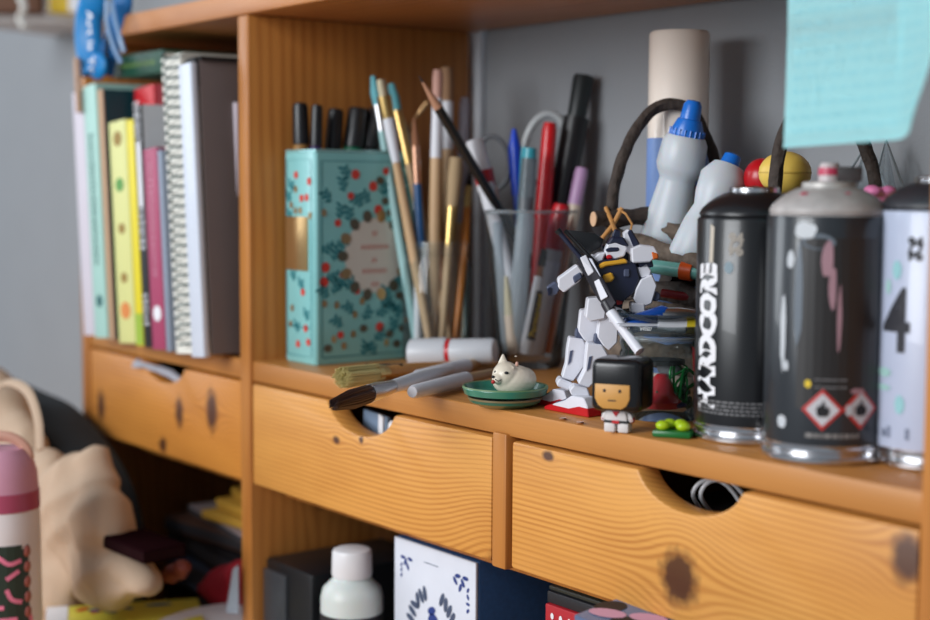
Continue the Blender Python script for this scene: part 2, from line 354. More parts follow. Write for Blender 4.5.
# sketchbook with dark cover
kx0, kx1 = aty(191.5, 358, -.026).x, aty(204, 358, -.026).x
t = thing('sketchbook', 'large sketchbook with white spine and dark brown grey cover', 'sketchbook', ((kx0+kx1)/2, -.026, .0006), q=Quaternion((0, 1, 0), -.078), group='books in the left bay')
W_ = kx1-kx0; HH = .247
obj('spine', box((0, .003, HH/2), (W_, .006, HH), .001), mat('silver_white_card', S(205, 212, 225), .4), t)
obj('pages', box((0, .105, HH/2), (W_*.8, .19, HH-.004)), paper, t)
obj('cover', box((W_*.45, .108, HH/2+.002), (.003, .20, HH), .0005), mat('grey_brown_card', S(98, 86, 84), .55), t)
obj('binding', box((W_*.1, .010, HH-.008), (W_*.8, .012, .026), .002), black_mt, t, 'black corner binding')
obj('elastic_band', box((W_*.2, .108, HH+.0035), (W_*.9, .2, .003)), black_mt, t)
book('book', 'thin pale lilac book standing against the divider', 232, 238.5, 103, mat('pale_lilac_card', S(190, 178, 186), .6), base_py=355, lean=-.0, y0=.012)
# dark green book lying at the back on top of the row
t = thing('book', 'dark green book lying flat across the tops of the shorter books', 'book', (aty(113, 74, .005).x+.054, .065, .2465), group='books in the left bay')
obj('cover', box((0, 0, .0105), (.106, .12, .021), .001), mat('bottle_green_card', S(14, 70, 50), .5), t)
obj('pages', box((.001, .001, .0105), (.1045, .1175, .015)), paper, t)
bm = bmesh.new()
for i in range(7): flatpoly([ell(-.040+i*.012, .0105, .005, .0025)], bm=bm)
for v in bm.verts: v.co = Vector((v.co.x, -.0604, v.co.y))
obj('spine_lettering', bm, mat('dull_gold_ink', S(90, 120, 60), .6), t)
c = aty(78, 85, -.029); t = obj('bookmark', box((0, 0, 0), (.0075, .004, .052), .0006, rot=Matrix.Rotation(-.08, 4, 'Y')), mat('tan_card', S(178, 142, 118), .6)); tag(t, 'tan bookmark strip sticking up beside the pale lilac book', 'bookmark', loc=c)

# ---------------------------------------------------------------- blue lanyard strap hanging from the top board
lx = aty(96, 40, -.012)
t = thing('lanyard', 'bright blue lanyard strap with white writing hanging from the top board', 'lanyard', (lx.x, -.014, HZ+.02))
def LP(px, py, y=-.014): p = aty(px, py, y); return p-Vector((lx.x, -.014, HZ+.02))
blu = mat('blue_fabric', S(0, 124, 190), .45, nscale=300, namt=.1)
path = smoothpath([LP(95, -26), LP(93, 0), LP(89, 20), LP(89, 45), LP(95, 72)], 8)
obj('strap', tube(path, [.0138]*len(path), 16, flat=.40), blu, t)
path = smoothpath([LP(98, -26, -.004), LP(122, -4, -.004), LP(119, 18, -.004), LP(110, 50, -.004), LP(104, 74, -.006)], 8)
obj('back_strap', tube(path, .009, 14, flat=.3), mat('deep_blue_fabric', S(0, 96, 160), .5), t)
obj('strap_end', blob([(LP(98, 66), (.019, .0055, .013))]), blu, t)
bm = textmesh('Art is Tr', .0165, .0003)
c0 = LP(91, 42, -.0205)
for v in bm.verts: v.co = c0+Vector((v.co.y*1.1+(-v.co.x)*(-.05), -.0008, -v.co.x))
obj('printed_words', bm, ink_w, t, 'white handwriting print')
for k, (a, b, c, d) in enumerate([((107, 0), (107, 22), (112, 42), (121, 63)), ((112, 2), (115, 20), (120, 38), (124, 52))]):
    path = smoothpath([LP(*a, -.022), LP(*b, -.024), LP(*c, -.024), LP(*d, -.022)], 6)
    obj('clear_tie', tube(path, .0022, 8, flat=.5), mat('pale_blue_tie', S(120, 150, 185), .3), t)
bm = bmesh.new()
for i in range(6): p = LP(107, 36+i*4, -.018); blob([(p, (.003, .003, .0022))], bm=bm, sub=1)
obj('cord', bm, black_mt, t)

# ---------------------------------------------------------------- white wall shelf far left with its things
ws = thing('wall_shelf', 'pale shelf board on the wall left of the pine unit', 'shelf', (-1.25, .24, .355))
q1, q2 = at(-60, 21, .355), at(77, 22, .355); e0 = Vector((-1.25, .24, .355)); q3 = aty(110, 24, .238)-e0; q1, q2 = q1-e0, q2-e0
obj('board', prism([(q1.x, q1.y), (q2.x, q2.y), (q3.x, -.002), (q1.x-.1, -.002)], 0, .008, axis='z'), mat('pale_board', S(215, 212, 210), .6), ws)
zt = .3635
def on(px, y): return aty(px, 10, y).x
def ons(px): p = at(px, 12, zt); return (p.x-.01, p.y+.022, zt)
t = thing('carton', 'yellow and white carton on the far left wall shelf', 'carton', ons(54), RZ)
obj('body', box((0, 0, .05), (.040, .03, .10), .002), mat('carton_yellow', S(222, 186, 20), .5), t)
obj('label_panel', box((.013, -.0155, .05), (.014, .001, .098)), ink_w, t)
t = obj('jar', lathe(rod(0, .08, .012), 24), white_pl); tag(t, 'white jar left of the yellow carton on the wall shelf', 'jar', loc=ons(38))
t = obj('twisted_string', tube(smoothpath([(0, 0, .06), (.012, 0, .04), (-.006, 0, .02), (.010, 0, .0), (-.004, 0, -.012), (.012, 0, -.026)], 5), .0045, 8), mat('string_white', S(215, 212, 205), .8))
tag(t, 'white twisted string hanging over the wall shelf edge', 'string', loc=at(21, 8, zt)); t = obj('brown_box', box((0, 0, .04), (.09, .05, .08), .003), mat('brown_board', S(105, 70, 50), .7)); tag(t, 'brown box far left on the wall shelf', 'box', loc=ons(-2), rz=RZ)

# ---------------------------------------------------------------- tin with markers
tc_ = at(319.5, 366); TW, TD = .049, .098; zt = aty(319, 151, tc_.y).z
t = thing('book_tin', 'turquoise book shaped tin with floral print holding black markers', 'tin', (tc_.x-TW/2-.0012, tc_.y+TD/2-.003, .0003), 0)
turq = mat('turquoise_enamel', S(132, 196, 196), .35, nscale=25, namt=.1, coat=.3)
def tinbody():
    b = bmesh.new(); rr = .010
    pts = [(-TW/2+.002, TD/2), (-TW/2, TD/2-.002)]
    pts += [(-TW/2+rr*.5-rr*.5*math.cos(a), -TD/2+rr*.5-rr*.5*math.sin(a)) for a in [i*pi/2/5 for i in range(6)]]
    pts += [(TW/2-.002, -TD/2), (TW/2, -TD/2+.002), (TW/2, TD/2-.002), (TW/2-.002, TD/2)]
    def ring(z, s): return [b.verts.new((x-s*math.copysign(1, x), y-s*math.copysign(1, y), z)) for x, y in pts]
    zs = [(0, .003), (0, .0008), (.0015, 0), (zt-.002, 0), (zt, .0008), (zt, .0016), (zt-.002, .0018), (.003, .002)]
    rg = [ring(z, s) for z, s in zs]
    for p, q in zip(rg, rg[1:]):
        for i in range(len(pts)): j = (i+1) % len(pts); b.faces.new((p[i], p[j], q[j], q[i]))
    b.faces.new(rg[0]); b.faces.new(rg[-1]); bmesh.ops.recalc_face_normals(b, faces=b.faces[:]); return b
obj('body', tinbody(), turq, t)
obj('rim', tube([(-TW/2+.001, TD/2, zt), (-TW/2+.001, -TD/2+.004, zt), (-TW/2+.004, -TD/2+.001, zt), (TW/2-.001, -TD/2+.001, zt), (TW/2-.001, TD/2-.001, zt), (-TW/2+.001, TD/2, zt)], .0013, 8), mat('rim_metal', S(150, 200, 200), .25, .4), t)
def on_cover(b, e=.0004):   # x -> along +y, y -> z on the +x face
    for v in b.verts: v.co = Vector((TW/2+e, v.co.x, v.co.y))
    return b
def on_spine(b, e=.0004):
    for v in b.verts: v.co = Vector((v.co.x, -TD/2-e, v.co.y))
    return b
dte = mat('teal_print', S(30, 120, 128), .4); rd = mat('red_print', S(205, 62, 50), .4); gd = mat('gold_print', (.55, .36, .16, 1), .3, .8); bnz = mat('bronze_print', S(95, 90, 75), .4, .3); crm = mat('cream_print', S(205, 200, 190), .5)
def scatter(w_, z0, z1, avoid, n, kinds):
    P = []
    for _ in range(n*40):
        x, y = R.uniform(-w_, w_), R.uniform(z0, z1)
        if avoid and (x-avoid[0])**2+(y-avoid[1])**2 < avoid[2]**2: continue
        if all((x-a)**2+(y-b)**2 > (.0072)**2 for a, b in P): P.append((x, y))
        if len(P) >= n: break
    return P
mc = (.008, .088, .033)
P = scatter(TD/2-.008, .01, zt-.012, mc, 70, 0)
lv = bmesh.new(); fl = bmesh.new(); gg = bmesh.new(); bz = bmesh.new()
for i, (x, y) in enumerate(P):
    k = i % 6
    if k in (0, 1, 4):
        a0 = R.uniform(.3, 2.8)
        for j in range(5):
            sd = (1, -1)[j % 2]; px_, py_ = x+.0022*math.cos(a0)*(j-2), y+.0022*math.sin(a0)*(j-2)
            flatpoly([ell(px_+.0026*math.cos(a0+sd*.9), py_+.0026*math.sin(a0+sd*.9), .0034, .0012, a0+sd*.9, 10)], bm=lv)
    elif k == 2: flatpoly([ell(x, y, .0042 if i % 12 == 2 else .0032, .0042 if i % 12 == 2 else .0032)], bm=fl)
    elif k == 3: flatpoly([ell(x, y, .0024, .0032)], bm=gg)
    else: flatpoly([ell(x, y, .0042, .0036, n=6)], bm=bz)
strokes([[(-TD/2+.006, .006), (-TD/2+.006, zt-.008), (TD/2-.006, zt-.008), (TD/2-.006, .006), (-TD/2+.006, .006)]], .001, lv)
for i in range(14):
    a = 2*pi*i/14; flatpoly([ell(mc[0]+.031*math.cos(a), mc[1]+.033*math.sin(a), .0052, .0045, a)], bm=(bz, gg, bz, gg, bz)[i % 5])
obj('leaf_print', on_cover(lv), dte, t); obj('flower_print', on_cover(fl), rd, t); obj('gold_print', on_cover(gg, .0006), gd, t); obj('bronze_print', on_cover(bz, .0006), bnz, t)
obj('medallion', on_cover(flatpoly([ell(mc[0], mc[1], .029, .031, n=32)]), .0003), crm, t)
bm = bmesh.new()
for zz, ww in ((.106, .004), (.095, .026), (.084, .005), (.075, .024), (.064, .006)):
    x = mc[0]-ww/2
    while x < mc[0]+ww/2: flatpoly([[(x, zz-.002), (x+.0012, zz-.002), (x+.0018, zz+.002), (x+.0004, zz+.002)]], bm=bm); x += .0028
obj('title_print', on_cover(bm, .0005), mat('faded_red_print', S(200, 130, 120), .5), t)
lv = bmesh.new(); fl = bmesh.new(); gg = bmesh.new()
for i, (x, y) in enumerate(scatter(TW/2-.007, .012, zt-.012, (0, .098, .024), 22, 0)):
    if i % 3 == 0: flatpoly([ell(x, y, .0032, .0032)], bm=fl)
    elif i % 3 == 1: flatpoly([ell(x, y, .0026, .0030)], bm=gg)
    else:
        for j in range(4): flatpoly([ell(x+.0022*(1, -1)[j % 2], y+.002*(j-1.5), .0034, .0012, .8 if j % 2 == 0 else 2.3, 10)], bm=lv)
strokes([[(-.016, .030), (.016, .030)], [(-.019, .006), (-.019, zt-.007), (.019, zt-.007), (.019, .006), (-.019, .006)]], .0008, lv)
obj('spine_leaf_print', on_spine(lv), dte, t); obj('spine_flower_print', on_spine(fl), rd, t); obj('spine_gold_print', on_spine(gg), gd, t)
obj('name_plate', box((-.003, -TD/2-.0006, .098), (.034, .001, .044), .0004), gd, t, 'gold plate on the spine')
# markers in the tin
for i, (px, py, rr, bc, tilt, xx) in enumerate([(300, 102, .0070, S(150, 110, 60), -3, .030), (317, 104, .0052, S(60, 40, 90), 3, .040), (336, 108, .0074, S(20, 90, 90), 6, .032), (359, 107, .0098, S(20, 110, 80), 10, .038), (377, 108, .0088, S(30, 30, 32), 14, .040)]):
    top = atx(px, py, xx); bot = Vector((xx-.004, max(top.y-math.tan(math.radians(tilt))*top.z*.8, .040), .010)); v = top-bot; Ln = v.length
    mk = thing('marker', ['black capped marker with gold collar leftmost in the turquoise tin', 'slim black marker with violet collar second from left in the tin', 'black marker with dark teal collar in the middle of the tin', 'thick black marker with green collar fourth from left in the tin', 'all black marker rightmost in the turquoise tin'][i], 'marker', bot, q=v.to_track_quat('Z', 'Y'), group='markers in the turquoise tin')
    obj('barrel', lathe(rod(0, Ln-.042, rr*.95), 20), black_pl, mk)
    obj('collar', lathe(rod(Ln-.042, Ln-.034, rr*.98), 20), mat('collar_%d' % i, bc, .4), mk)
    obj('cap', lathe([(Ln-.034, 0), (Ln-.034, rr), (Ln-.004, rr*.9), (Ln-.001, rr*.75), (Ln, 0)], 20), black_pl, mk)

# ---------------------------------------------------------------- sticks: pens, brushes
def stick(name, label, cat, A, B, parts, group=None, spin=0, roll=None):
    A, B = Vector(A), Vector(B); v = B-A; L = v.length; q = v.to_track_quat('Z', 'Y')
    if spin: q = q @ Quaternion((0, 0, 1), spin)
    t = thing(name, label, cat, A, q=q, group=group)
    for p in parts:
        nm, prof, m = p[:3]; sx = p[3] if len(p) > 3 else 1; sy = p[4] if len(p) > 4 else 1
        pr = [(s*L, r) for s, r in prof]
        if pr[0][1] > 0: pr = [(pr[0][0], 0)]+pr
        if pr[-1][1] > 0: pr = pr+[(pr[-1][0], 0)]
        obj(nm, lathe(pr, 20, sx=sx, sy=sy), m, t, p[5] if len(p) > 5 else None)
    return t
def tuft(root, L, z0, z1, rx, ry, n, m, spread=1.1, tip=.6, nm='bristle'):
    b = bmesh.new()
    for i in range(n):
        a = R.uniform(0, 2*pi); q = math.sqrt(R.random()); x, y = rx*q*math.cos(a), ry*q*math.sin(a); l = R.uniform(.86, 1.0)
        e = R.uniform(.9, 1.1)*spread; tube([(x, y, z1), (x*(1+e)/2, y*(1+e)/2, (z1+z0)/2), (x*e*(tip+.4*(1-q)), y*e*(tip+.4*(1-q)), z1+(z0-z1)*l)], [.0005, .0005, .0002], 5, bm=b)
    return obj(nm, b, m, root)
# --- glass jar with brushes
jf = at(436, 364.5); JR = .0285; JC = jf+FH*JR; JC.z = 0; jd = (JC-CAM).dot(FW); JH = atd(436, 240, jd).z
t = thing('glass_jar', 'clear glass jar of paint brushes in front of the turquoise tin', 'jar', (JC.x, JC.y, .0003))
obj('body', lathe([(0, 0), (0, JR*.9), (.004, JR), (JH*.80, JR), (JH*.86, JR*.9), (JH*.89, JR*.88), (JH-.001, JR*.88), (JH, JR*.86)], 48), glass('jar_glass', (.93, .96, .96, 1), haze=.07, hazecol=S(170, 185, 190)), t)
bm = bmesh.new()
for k in range(3): lathe([(JH*(.88+k*.035), JR*.885), (JH*(.89+k*.035), JR*.91), (JH*(.90+k*.035), JR*.885)], 48, bm=bm)
obj('screw_thread', bm, MATS['jar_glass'], t)
def jp(px, py, off=0): return atd(px, py, jd+off)
def inb(dx, dy, z=.008): return Vector((JC.x+dx, JC.y+dy, z))
cream = mat('cream_bristle', S(200, 190, 160), .8, nscale=700, namt=.2, stretch=(1, 1, .05)); tealb = mat('teal_paint', S(90, 165, 175), .6); whitep = mat('white_lacquer', S(215, 218, 225), .35)
GB = 'brushes in the glass jar'
stick('paint_brush', 'flat brush with cream bristles and brass ferrule leaning far left in the jar', 'brush', inb(.012, -.014), jp(381, 80, -.03), [
    ('handle', [(0, .003), (.3, .0042), (.62, .0036), (.74, .003)], hand_w), ('handle_tip', [(.70, .0036), (.80, .0048), (.87, .0050)], whitep), ('ferrule', [(.86, .0052), (.88, .0056), (.94, .0062)], gold), ('bristle', [(.935, .0062), (.97, .0064), (1, .0056)], cream, 1, .6)], GB)
stick('paint_brush', 'teal stained round brush leftmost of the jar', 'brush', inb(-.002, -.018), jp(373, 76, -.01), [
    ('handle', [(0, .003), (.4, .004), (.8, .0032)], mat('pale_teal_lacquer', S(150, 190, 190), .4)), ('ferrule', [(.8, .0036), (.9, .0038)], steel), ('bristle', [(.895, .0038), (.94, .0045), (1, .002)], tealb)], GB)
stick('paint_brush', 'small brush with teal tip just right of the cream flat brush', 'brush', inb(.016, .004), jp(391, 84, .0), [
    ('handle', [(0, .003), (.4, .0044), (.86, .0034)], hand_w), ('ferrule', [(.7, .0042), (.9, .0042)], gold), ('bristle', [(.9, .004), (.95, .0045), (1, .003)], tealb)], GB)
stick('paint_brush', 'wooden brush with white band and pinkish end standing upright', 'brush', inb(.004, -.008), jp(438, 70, -.02), [
    ('handle', [(0, .0035), (.3, .0052), (.70, .0048)], hand_w), ('white_band', [(.69, .0049), (.90, .0043)], whitep), ('end', [(.90, .0042), (.97, .0046), (1, .0038)], mat('pink_wood', S(190, 145, 130), .6))], GB)
stick('paint_brush', 'wooden brush with light brown stubby bristle behind the white banded one', 'brush', inb(.008, .008), jp(447, 68, .01), [
    ('handle', [(0, .0035), (.4, .0048), (.72, .0045)], hand_w), ('white_band', [(.71, .0046), (.88, .0048)], whitep), ('bristle', [(.88, .0050), (.96, .0056), (1, .0048)], mat('brown_bristle', S(150, 115, 85), .8))], GB)
stick('brush_pen', 'pen with frosted white cap rightmost in the glass jar', 'pen', inb(.010, .012), jp(465, 98, .02), [
    ('barrel', [(0, .0035), (.5, .0042)], hand_w), ('cap', [(.5, .0052), (.97, .0045), (1, .0036)], glass('frosted_cap', (.9, .9, .95, 1), haze=.55, hazecol=S(205, 210, 225), rough=.2)),], GB)
stick('paint_brush', 'short brush with brass ferrule and pale fan bristles in front of the frosted pen', 'brush', inb(.012, -.005), jp(456, 158, -.01), [
    ('handle', [(0, .0028), (.55, .0036)], hand_w), ('ferrule', [(.55, .004), (.75, .005)], gold), ('bristle', [(.75, .0052), (.9, .0066), (1, .006)], mat('tan_bristle', S(175, 150, 115), .8))], GB)
stick('paint_brush', 'orange handled brush near the right rim of the jar', 'brush', inb(.018, .006), jp(470, 172, .01), [
    ('handle', [(0, .003), (.6, .004), (.80, .003)], mat('orange_lacquer', S(205, 120, 30), .3)), ('ferrule', [(.80, .0033), (.92, .003)], gold), ('bristle', [(.92, .003), (1, .001)], black_mt)], GB)
stick('paint_brush', 'small orange handled brush beside the white banded brush', 'brush', inb(.000, .012), jp(432, 150, .02), [
    ('handle', [(0, .003), (.7, .0042), (1, .003)], mat('amber_lacquer', S(190, 110, 40), .3))], GB)
stick('paint_brush', 'dark blue handled brush left of centre in the jar', 'brush', inb(.006, -.016), jp(414, 118, -.02), [
    ('handle', [(0, .003), (.45, .0044)], black_pl), ('blue_section', [(.45, .0044), (.72, .0036)], mat('navy_lacquer', S(30, 80, 130), .3)), ('ferrule', [(.72, .0034), (.88, .0034)], mat('copper_metal', (.55, .3, .2, 1), .35, 1)), ('bristle', [(.88, .0034), (1, .001)], mat('rust_bristle', S(150, 100, 70), .8))], GB)
stick('paint_brush', 'brush with pale grey pointed bristles left in the jar', 'brush', inb(-.006, .004), jp(403, 118, .01), [
    ('handle', [(0, .003), (.5, .0042)], hand_w), ('ferrule', [(.5, .0045), (.72, .0055)], steel), ('bristle', [(.72, .0058), (.85, .006), (1, .001)], mat('grey_bristle', S(165, 160, 150), .8))], GB)
stick('palette_knife', 'slim steel tool with a white grip low in the jar', 'tool', inb(.0, -.020), jp(419, 160, -.02), [
    ('grip', [(0, .003), (.55, .0036), (.7, .003)], whitep), ('ring', [(.7, .0036), (.75, .0036)], gold), ('shaft', [(.75, .0018), (1, .0012)], steel)], GB)
t = obj('bent_wire_tool', tube(smoothpath([inb(-.004, .014, .01), jp(415, 190, .015), jp(411, 140, .015), jp(410, 125, .01), jp(419, 113, .01), jp(427, 103, .01)], 6), [.0018]*25+[.0024]*6, 8), mat('copper_wire', (.55, .34, .16, 1), .4, .8))
tag(t, 'bent copper coloured wire tool rising behind the blue brush', 'tool', GB)

# --- tumbler with pens
gf = at(531, 370); GR = .026; GC = gf+FH*GR; GC.z = 0; gdp = (GC-CAM).dot(FW); GH = atd(530, 211, gdp).z; GT = .0375
t = thing('glass_tumbler', 'clear flared glass tumbler crammed with pens and scissors', 'glass', (GC.x, GC.y, .0003))
obj('body', lathe([(0, 0), (0, GR-.002), (.003, GR), (GH-.001, GT), (GH, GT-.0008)], 56), glass('tumbler_glass', (.96, .97, .97, 1), haze=.05, hazecol=S(185, 195, 200)), t)
obj('rim', lathe([(GH-.002, GT-.0003), (GH, GT+.0004), (GH+.001, GT-.0008), (GH-.001, GT-.002)], 56), glass('rim_glass', (.8, .85, .85, 1), haze=.25, hazecol=S(220, 225, 230)), t)
RX = Vector((RT.x, RT.y, 0)).normalized()
def gp(px, py, off=0): return atd(px, py, gdp+off)
def ing(dr, df, z=.012): v = GC+RX*dr+FH*df; return Vector((v.x, v.y, z))
GG = 'pens in the glass tumbler'
stick('pencil', 'sharpened black pencil leaning out to the left of the tumbler', 'pencil', gp(533, 266, .008), gp(418.5, 75, -.055), [
    ('shaft', [(0, .0039), (.835, .0039)], mat('black_lacquer', S(20, 20, 22), .25)), ('sharpened_wood', [(.835, .0039), (.965, .0010)], mat('cedar', S(185, 135, 105), .7)), ('lead', [(.965, .0010), (1, .0002)], mat('graphite', S(50, 50, 52), .4))], GG)
whc = mat('white_marker', S(215, 215, 220), .35); red = mat('red_plastic', S(185, 20, 30), .3)
stick('marker', 'white capped marker with red band beside the black pencil', 'marker', ing(-.002, -.006), gp(474, 140, -.01), [
    ('barrel', [(0, .006), (.76, .0062)], whc), ('collar', [(.76, .0070), (.795, .0070)], whc), ('band', [(.795, .0071), (.855, .0073)], red), ('cap', [(.855, .0076), (.985, .0072), (1, .0064)], whc)], GG)
def ringpts(c, ax, ay, rot, z=None):
    return [c + RX*(ax*math.cos(a)*math.cos(rot)-ay*math.sin(a)*math.sin(rot)) + Vector((0, 0, ax*math.cos(a)*math.sin(rot)+ay*math.sin(a)*math.cos(rot))) for a in [2*pi*i/28 for i in range(29)]]
def scissors(label, px, py, ax, ay, rot, off, base, m, r):
    c = gp(px, py, off); b = ing(*base, .02)
    t = thing('scissors', label, 'scissors', b, group=GG)
    obj('finger_loop', tube([p-b for p in ringpts(c, ax, ay, rot)], r, 10), m, t)
    ctr = c+(b-c)*.10
    low = min(ringpts(c, ax, ay, rot), key=lambda p: p.z)
    obj('shank', tube([low-b, low-b+(b-low)*.25, (b-low)*.55+low-b], [r, r*.9, r*.7], 10), m, t)
    obj('blade', tube([(low-b)*.5, (low-b)*.25, Vector((0, 0, 0))], [.0042, .0036, .0008], 8, flat=.3), steel, t)
scissors('scissors with large pale grey handle loop behind the red pen', 546, 150, .018, .030, -.12, .03, (.004, .010), mat('pale_grey_plastic', S(190, 195, 196), .35), .0032)
scissors('small scissors with dark grey handle loop behind the white marker', 493, 163, .0135, .022, .1, .02, (-.006, .008), mat('grey_plastic', S(105, 108, 112), .4), .0022)
stick('ballpoint_pen', 'blue ballpoint pen with pointed cap in the tumbler', 'pen', ing(-.004, .008), gp(514, 129, .01), [
    ('barrel', [(0, .0038), (.72, .0038)], mat('clear_blue', S(60, 90, 190), .3)), ('cap', [(.70, .0046), (.86, .0058), (.92, .0052), (.98, .0026), (1, .0018)], mat('royal_blue', S(20, 70, 200), .3))], GG)
stick('brush_pen', 'translucent water brush pen with teal clip at the front of the tumbler', 'pen', ing(-.013, -.014), gp(530, 148, -.025), [
    ('barrel', [(0, .003), (.1, .0068), (.62, .0066), (.72, .005)], glass('water_barrel', (.9, .94, .96, 1), haze=.6, hazecol=S(205, 215, 222), rough=.1)), ('ring', [(.70, .0062), (.76, .0062)], mat('grey_ring', S(90, 95, 100), .4)), ('cap', [(.76, .0066), (.95, .0060)], glass('grey_cap', (.7, .75, .78, 1), haze=.5, hazecol=S(150, 160, 165), rough=.15)), ('cap_end', [(.95, .0058), (1, .0052)], mat('teal_plastic', S(50, 150, 165), .3))], GG)
stick('pen', 'slim teal pen standing close behind the water brush pen', 'pen', ing(-.012, -.002), gp(524, 147, -.008), [('barrel', [(0, .003), (.6, .0032)], mat('grey_ring', S(90, 95, 100), .4)), ('clip', [(.6, .0034), (.97, .0026), (1, .002)], MATS['teal_plastic'])], GG)
stick('felt_pen', 'tall red felt pen with round cap rising in the middle', 'pen', ing(.002, .002), gp(550, 123, .0), [
    ('barrel', [(0, .0055), (.58, .0062)], red), ('cap', [(.58, .0068), (.97, .0060), (1, .0048)], mat('red_cap', S(200, 22, 30), .25))], GG)
stick('marker', 'tall black marker with stepped cap standing highest in the tumbler', 'marker', ing(.004, .012), gp(584, 76, .02), [
    ('barrel', [(0, .0075), (.48, .0104), (.845, .0108)], black_pl), ('cap', [(.845, .0078), (.985, .0088), (1, .0082)], mat('soft_black', S(35, 42, 44), .4))], GG)
stick('pen', 'black pen with light blue stripe beside the tall black marker', 'pen', ing(.012, .014), gp(570, 182, .02), [
    ('barrel', [(0, .004), (.92, .0046)], black_pl), ('stripe', [(.92, .0048), (.95, .0048)], mat('sky_stripe', S(60, 120, 170), .4)), ('cap', [(.95, .0044), (1, .004)], black_pl)], GG)
stick('felt_pen', 'felt pen with lilac cap at the right rim', 'pen', ing(.013, .0), gp(582, 168, .0), [
    ('barrel', [(0, .005), (.80, .0054)], mat('ivory_plastic', S(215, 195, 175), .4)), ('cap', [(.80, .0058), (.97, .0056), (1, .0046)], mat('lilac_plastic', S(190, 150, 190), .35))], GG)
stick('paint_marker', 'red capped paint marker with white barrel in front of the lilac pen', 'marker', ing(.004, -.018), gp(562, 204, -.03), [
    ('barrel', [(0, .0068), (.62, .0070)], whc), ('grip', [(.62, .0066), (.70, .0066)], mat('pale_ring', S(200, 200, 200), .4)), ('cap', [(.70, .0084), (.97, .0072), (1, .006)], red)], GG)
mk = stick('paint_marker', 'white marker with black and yellow label and brown neck, cap off', 'marker', ing(-.003, -.019), gp(548, 250, -.025), [
    ('barrel', [(0, .0066), (.74, .0066)], whc), ('neck', [(.74, .0052), (.84, .0048)], mat('brown_neck', S(120, 70, 40), .4)), ('tip', [(.84, .0062), (1, .0056)], black_pl)], GG)
fb = math.atan2(-FH.y, -FH.x)
Lm = .105
lc = mk.rotation_quaternion.inverted() @ (CAM-mk.location); hl = math.atan2(lc.y, lc.x)
bm = flatpoly([[(-.0045, .012), (.0045, .012), (.0045, .052), (-.0045, .052)]], div=2); obj('black_label', wrap(bm, .0069, hl+.25, 0), ink_k, mk)
bm = textmesh('Permanent', .0080, .0002, lambda x, y: (-y, x, 0)); obj('label_words', wrap(bm, .0071, hl+.25, .032), mat('yellow_ink', S(220, 190, 40), .5), mk)
stick('pencil', 'orange brown pencil between red capped marker and robot', 'pencil', ing(.013, -.010), gp(573, 215, -.012), [('shaft', [(0, .0036), (.9, .0036)], mat('orange_pencil', S(190, 100, 40), .4)), ('tip', [(.9, .0034), (1, .0004)], MATS['cedar'])], GG)
stick('pen', 'cream capped pen low behind the white capped marker', 'pen', ing(-.012, .004), gp(489, 168, .0), [('barrel', [(0, .004), (.9, .005)], MATS['ivory_plastic']), ('button', [(.9, .0035), (1, .003)], red)], GG)
stick('pen', 'clear pen leaning along the left side inside the tumbler', 'pen', ing(-.018, -.006), gp(497, 222, -.012), [('barrel', [(0, .003), (.1, .0048), (1, .0045)], MATS['water_barrel'])], GG)
stick('paint_brush', 'cream tipped brush with dark neck low at the left of the tumbler', 'brush', ing(-.014, -.017), gp(506, 276, -.02), [('handle', [(0, .0045), (.5, .0045)], MATS['ivory_plastic']), ('tip', [(.5, .0042), (1, .0015)], cream)], GG)

# ---------------------------------------------------------------- things lying on the shelf in front
a = at(415, 369, 0); a = Vector((a.x-.004, a.y-.002, .0122)); b = aty(495, 351, .120)
stick('marker', 'fat white marker lying on the shelf with its round end facing left', 'marker', a, b, [
    ('cap', [(0, .0098), (.02, .0118), (.42, .0122), (.45, .0112)], mat('grey_white_plastic', S(200, 203, 208), .35)), ('red_ring', [(.45, .0110), (.50, .0110)], red), ('barrel', [(.50, .0108), (.97, .0104), (1, .009)], MATS['grey_white_plastic'])])
v = (b-a).normalized(); qq = v.to_track_quat('Z', 'Y')
t = bpy.data.objects[[o.name for o in bpy.data.objects if o.get('label', '').startswith('fat white marker')][0]]
obj('end_ring', lathe([(-.0004, .0035), (-.0004, .0055), (.0002, .0055)], 24), mat('grey_ink', S(80, 85, 90), .5), t)
obj('end_dot', lathe([(-.0005, 0), (-.0005, .0016), (0, .0016)], 16), ink_k, t)
a = at(363, 371, .007); b = at(404, 372, .007)
stick('eraser_pen', 'short black stub lying behind the white marker end', 'pen', a, b, [('barrel', [(0, .004), (.05, .0055), (.95, .0065), (1, .005)], black_mt)])
# cream flat brush
a = at(340, 384, .006); d_ = Vector((.93, .30, 0)).normalized(); a = Vector((a.x, a.y, .006)); b = a+d_*.15; b.z = .006
d_ = (at(430, 368, .006)-at(342, 381, .006)); d_.z = 0; d_ = d_.normalized(); a = at(340, 382, .006); b = a+d_*.14
yb_ = stick('paint_brush', 'flat brush with creamy yellow bristles lying on the shelf', 'brush', a+Vector((0, 0, .003)), b, [
    ('ferrule', [(.25, .0090), (.34, .0075)], gold, 1.0, .8), ('handle', [(.34, .0065), (.55, .0068), (1, .0035)], mat('honey_lacquer', S(190, 130, 60), .3), 1, .8)], spin=0)
tuft(yb_, .14, 0, .040, .0088, .0072, 420, mat('yellow_bristle', S(212, 200, 140), .7), 1.05, 1.0)
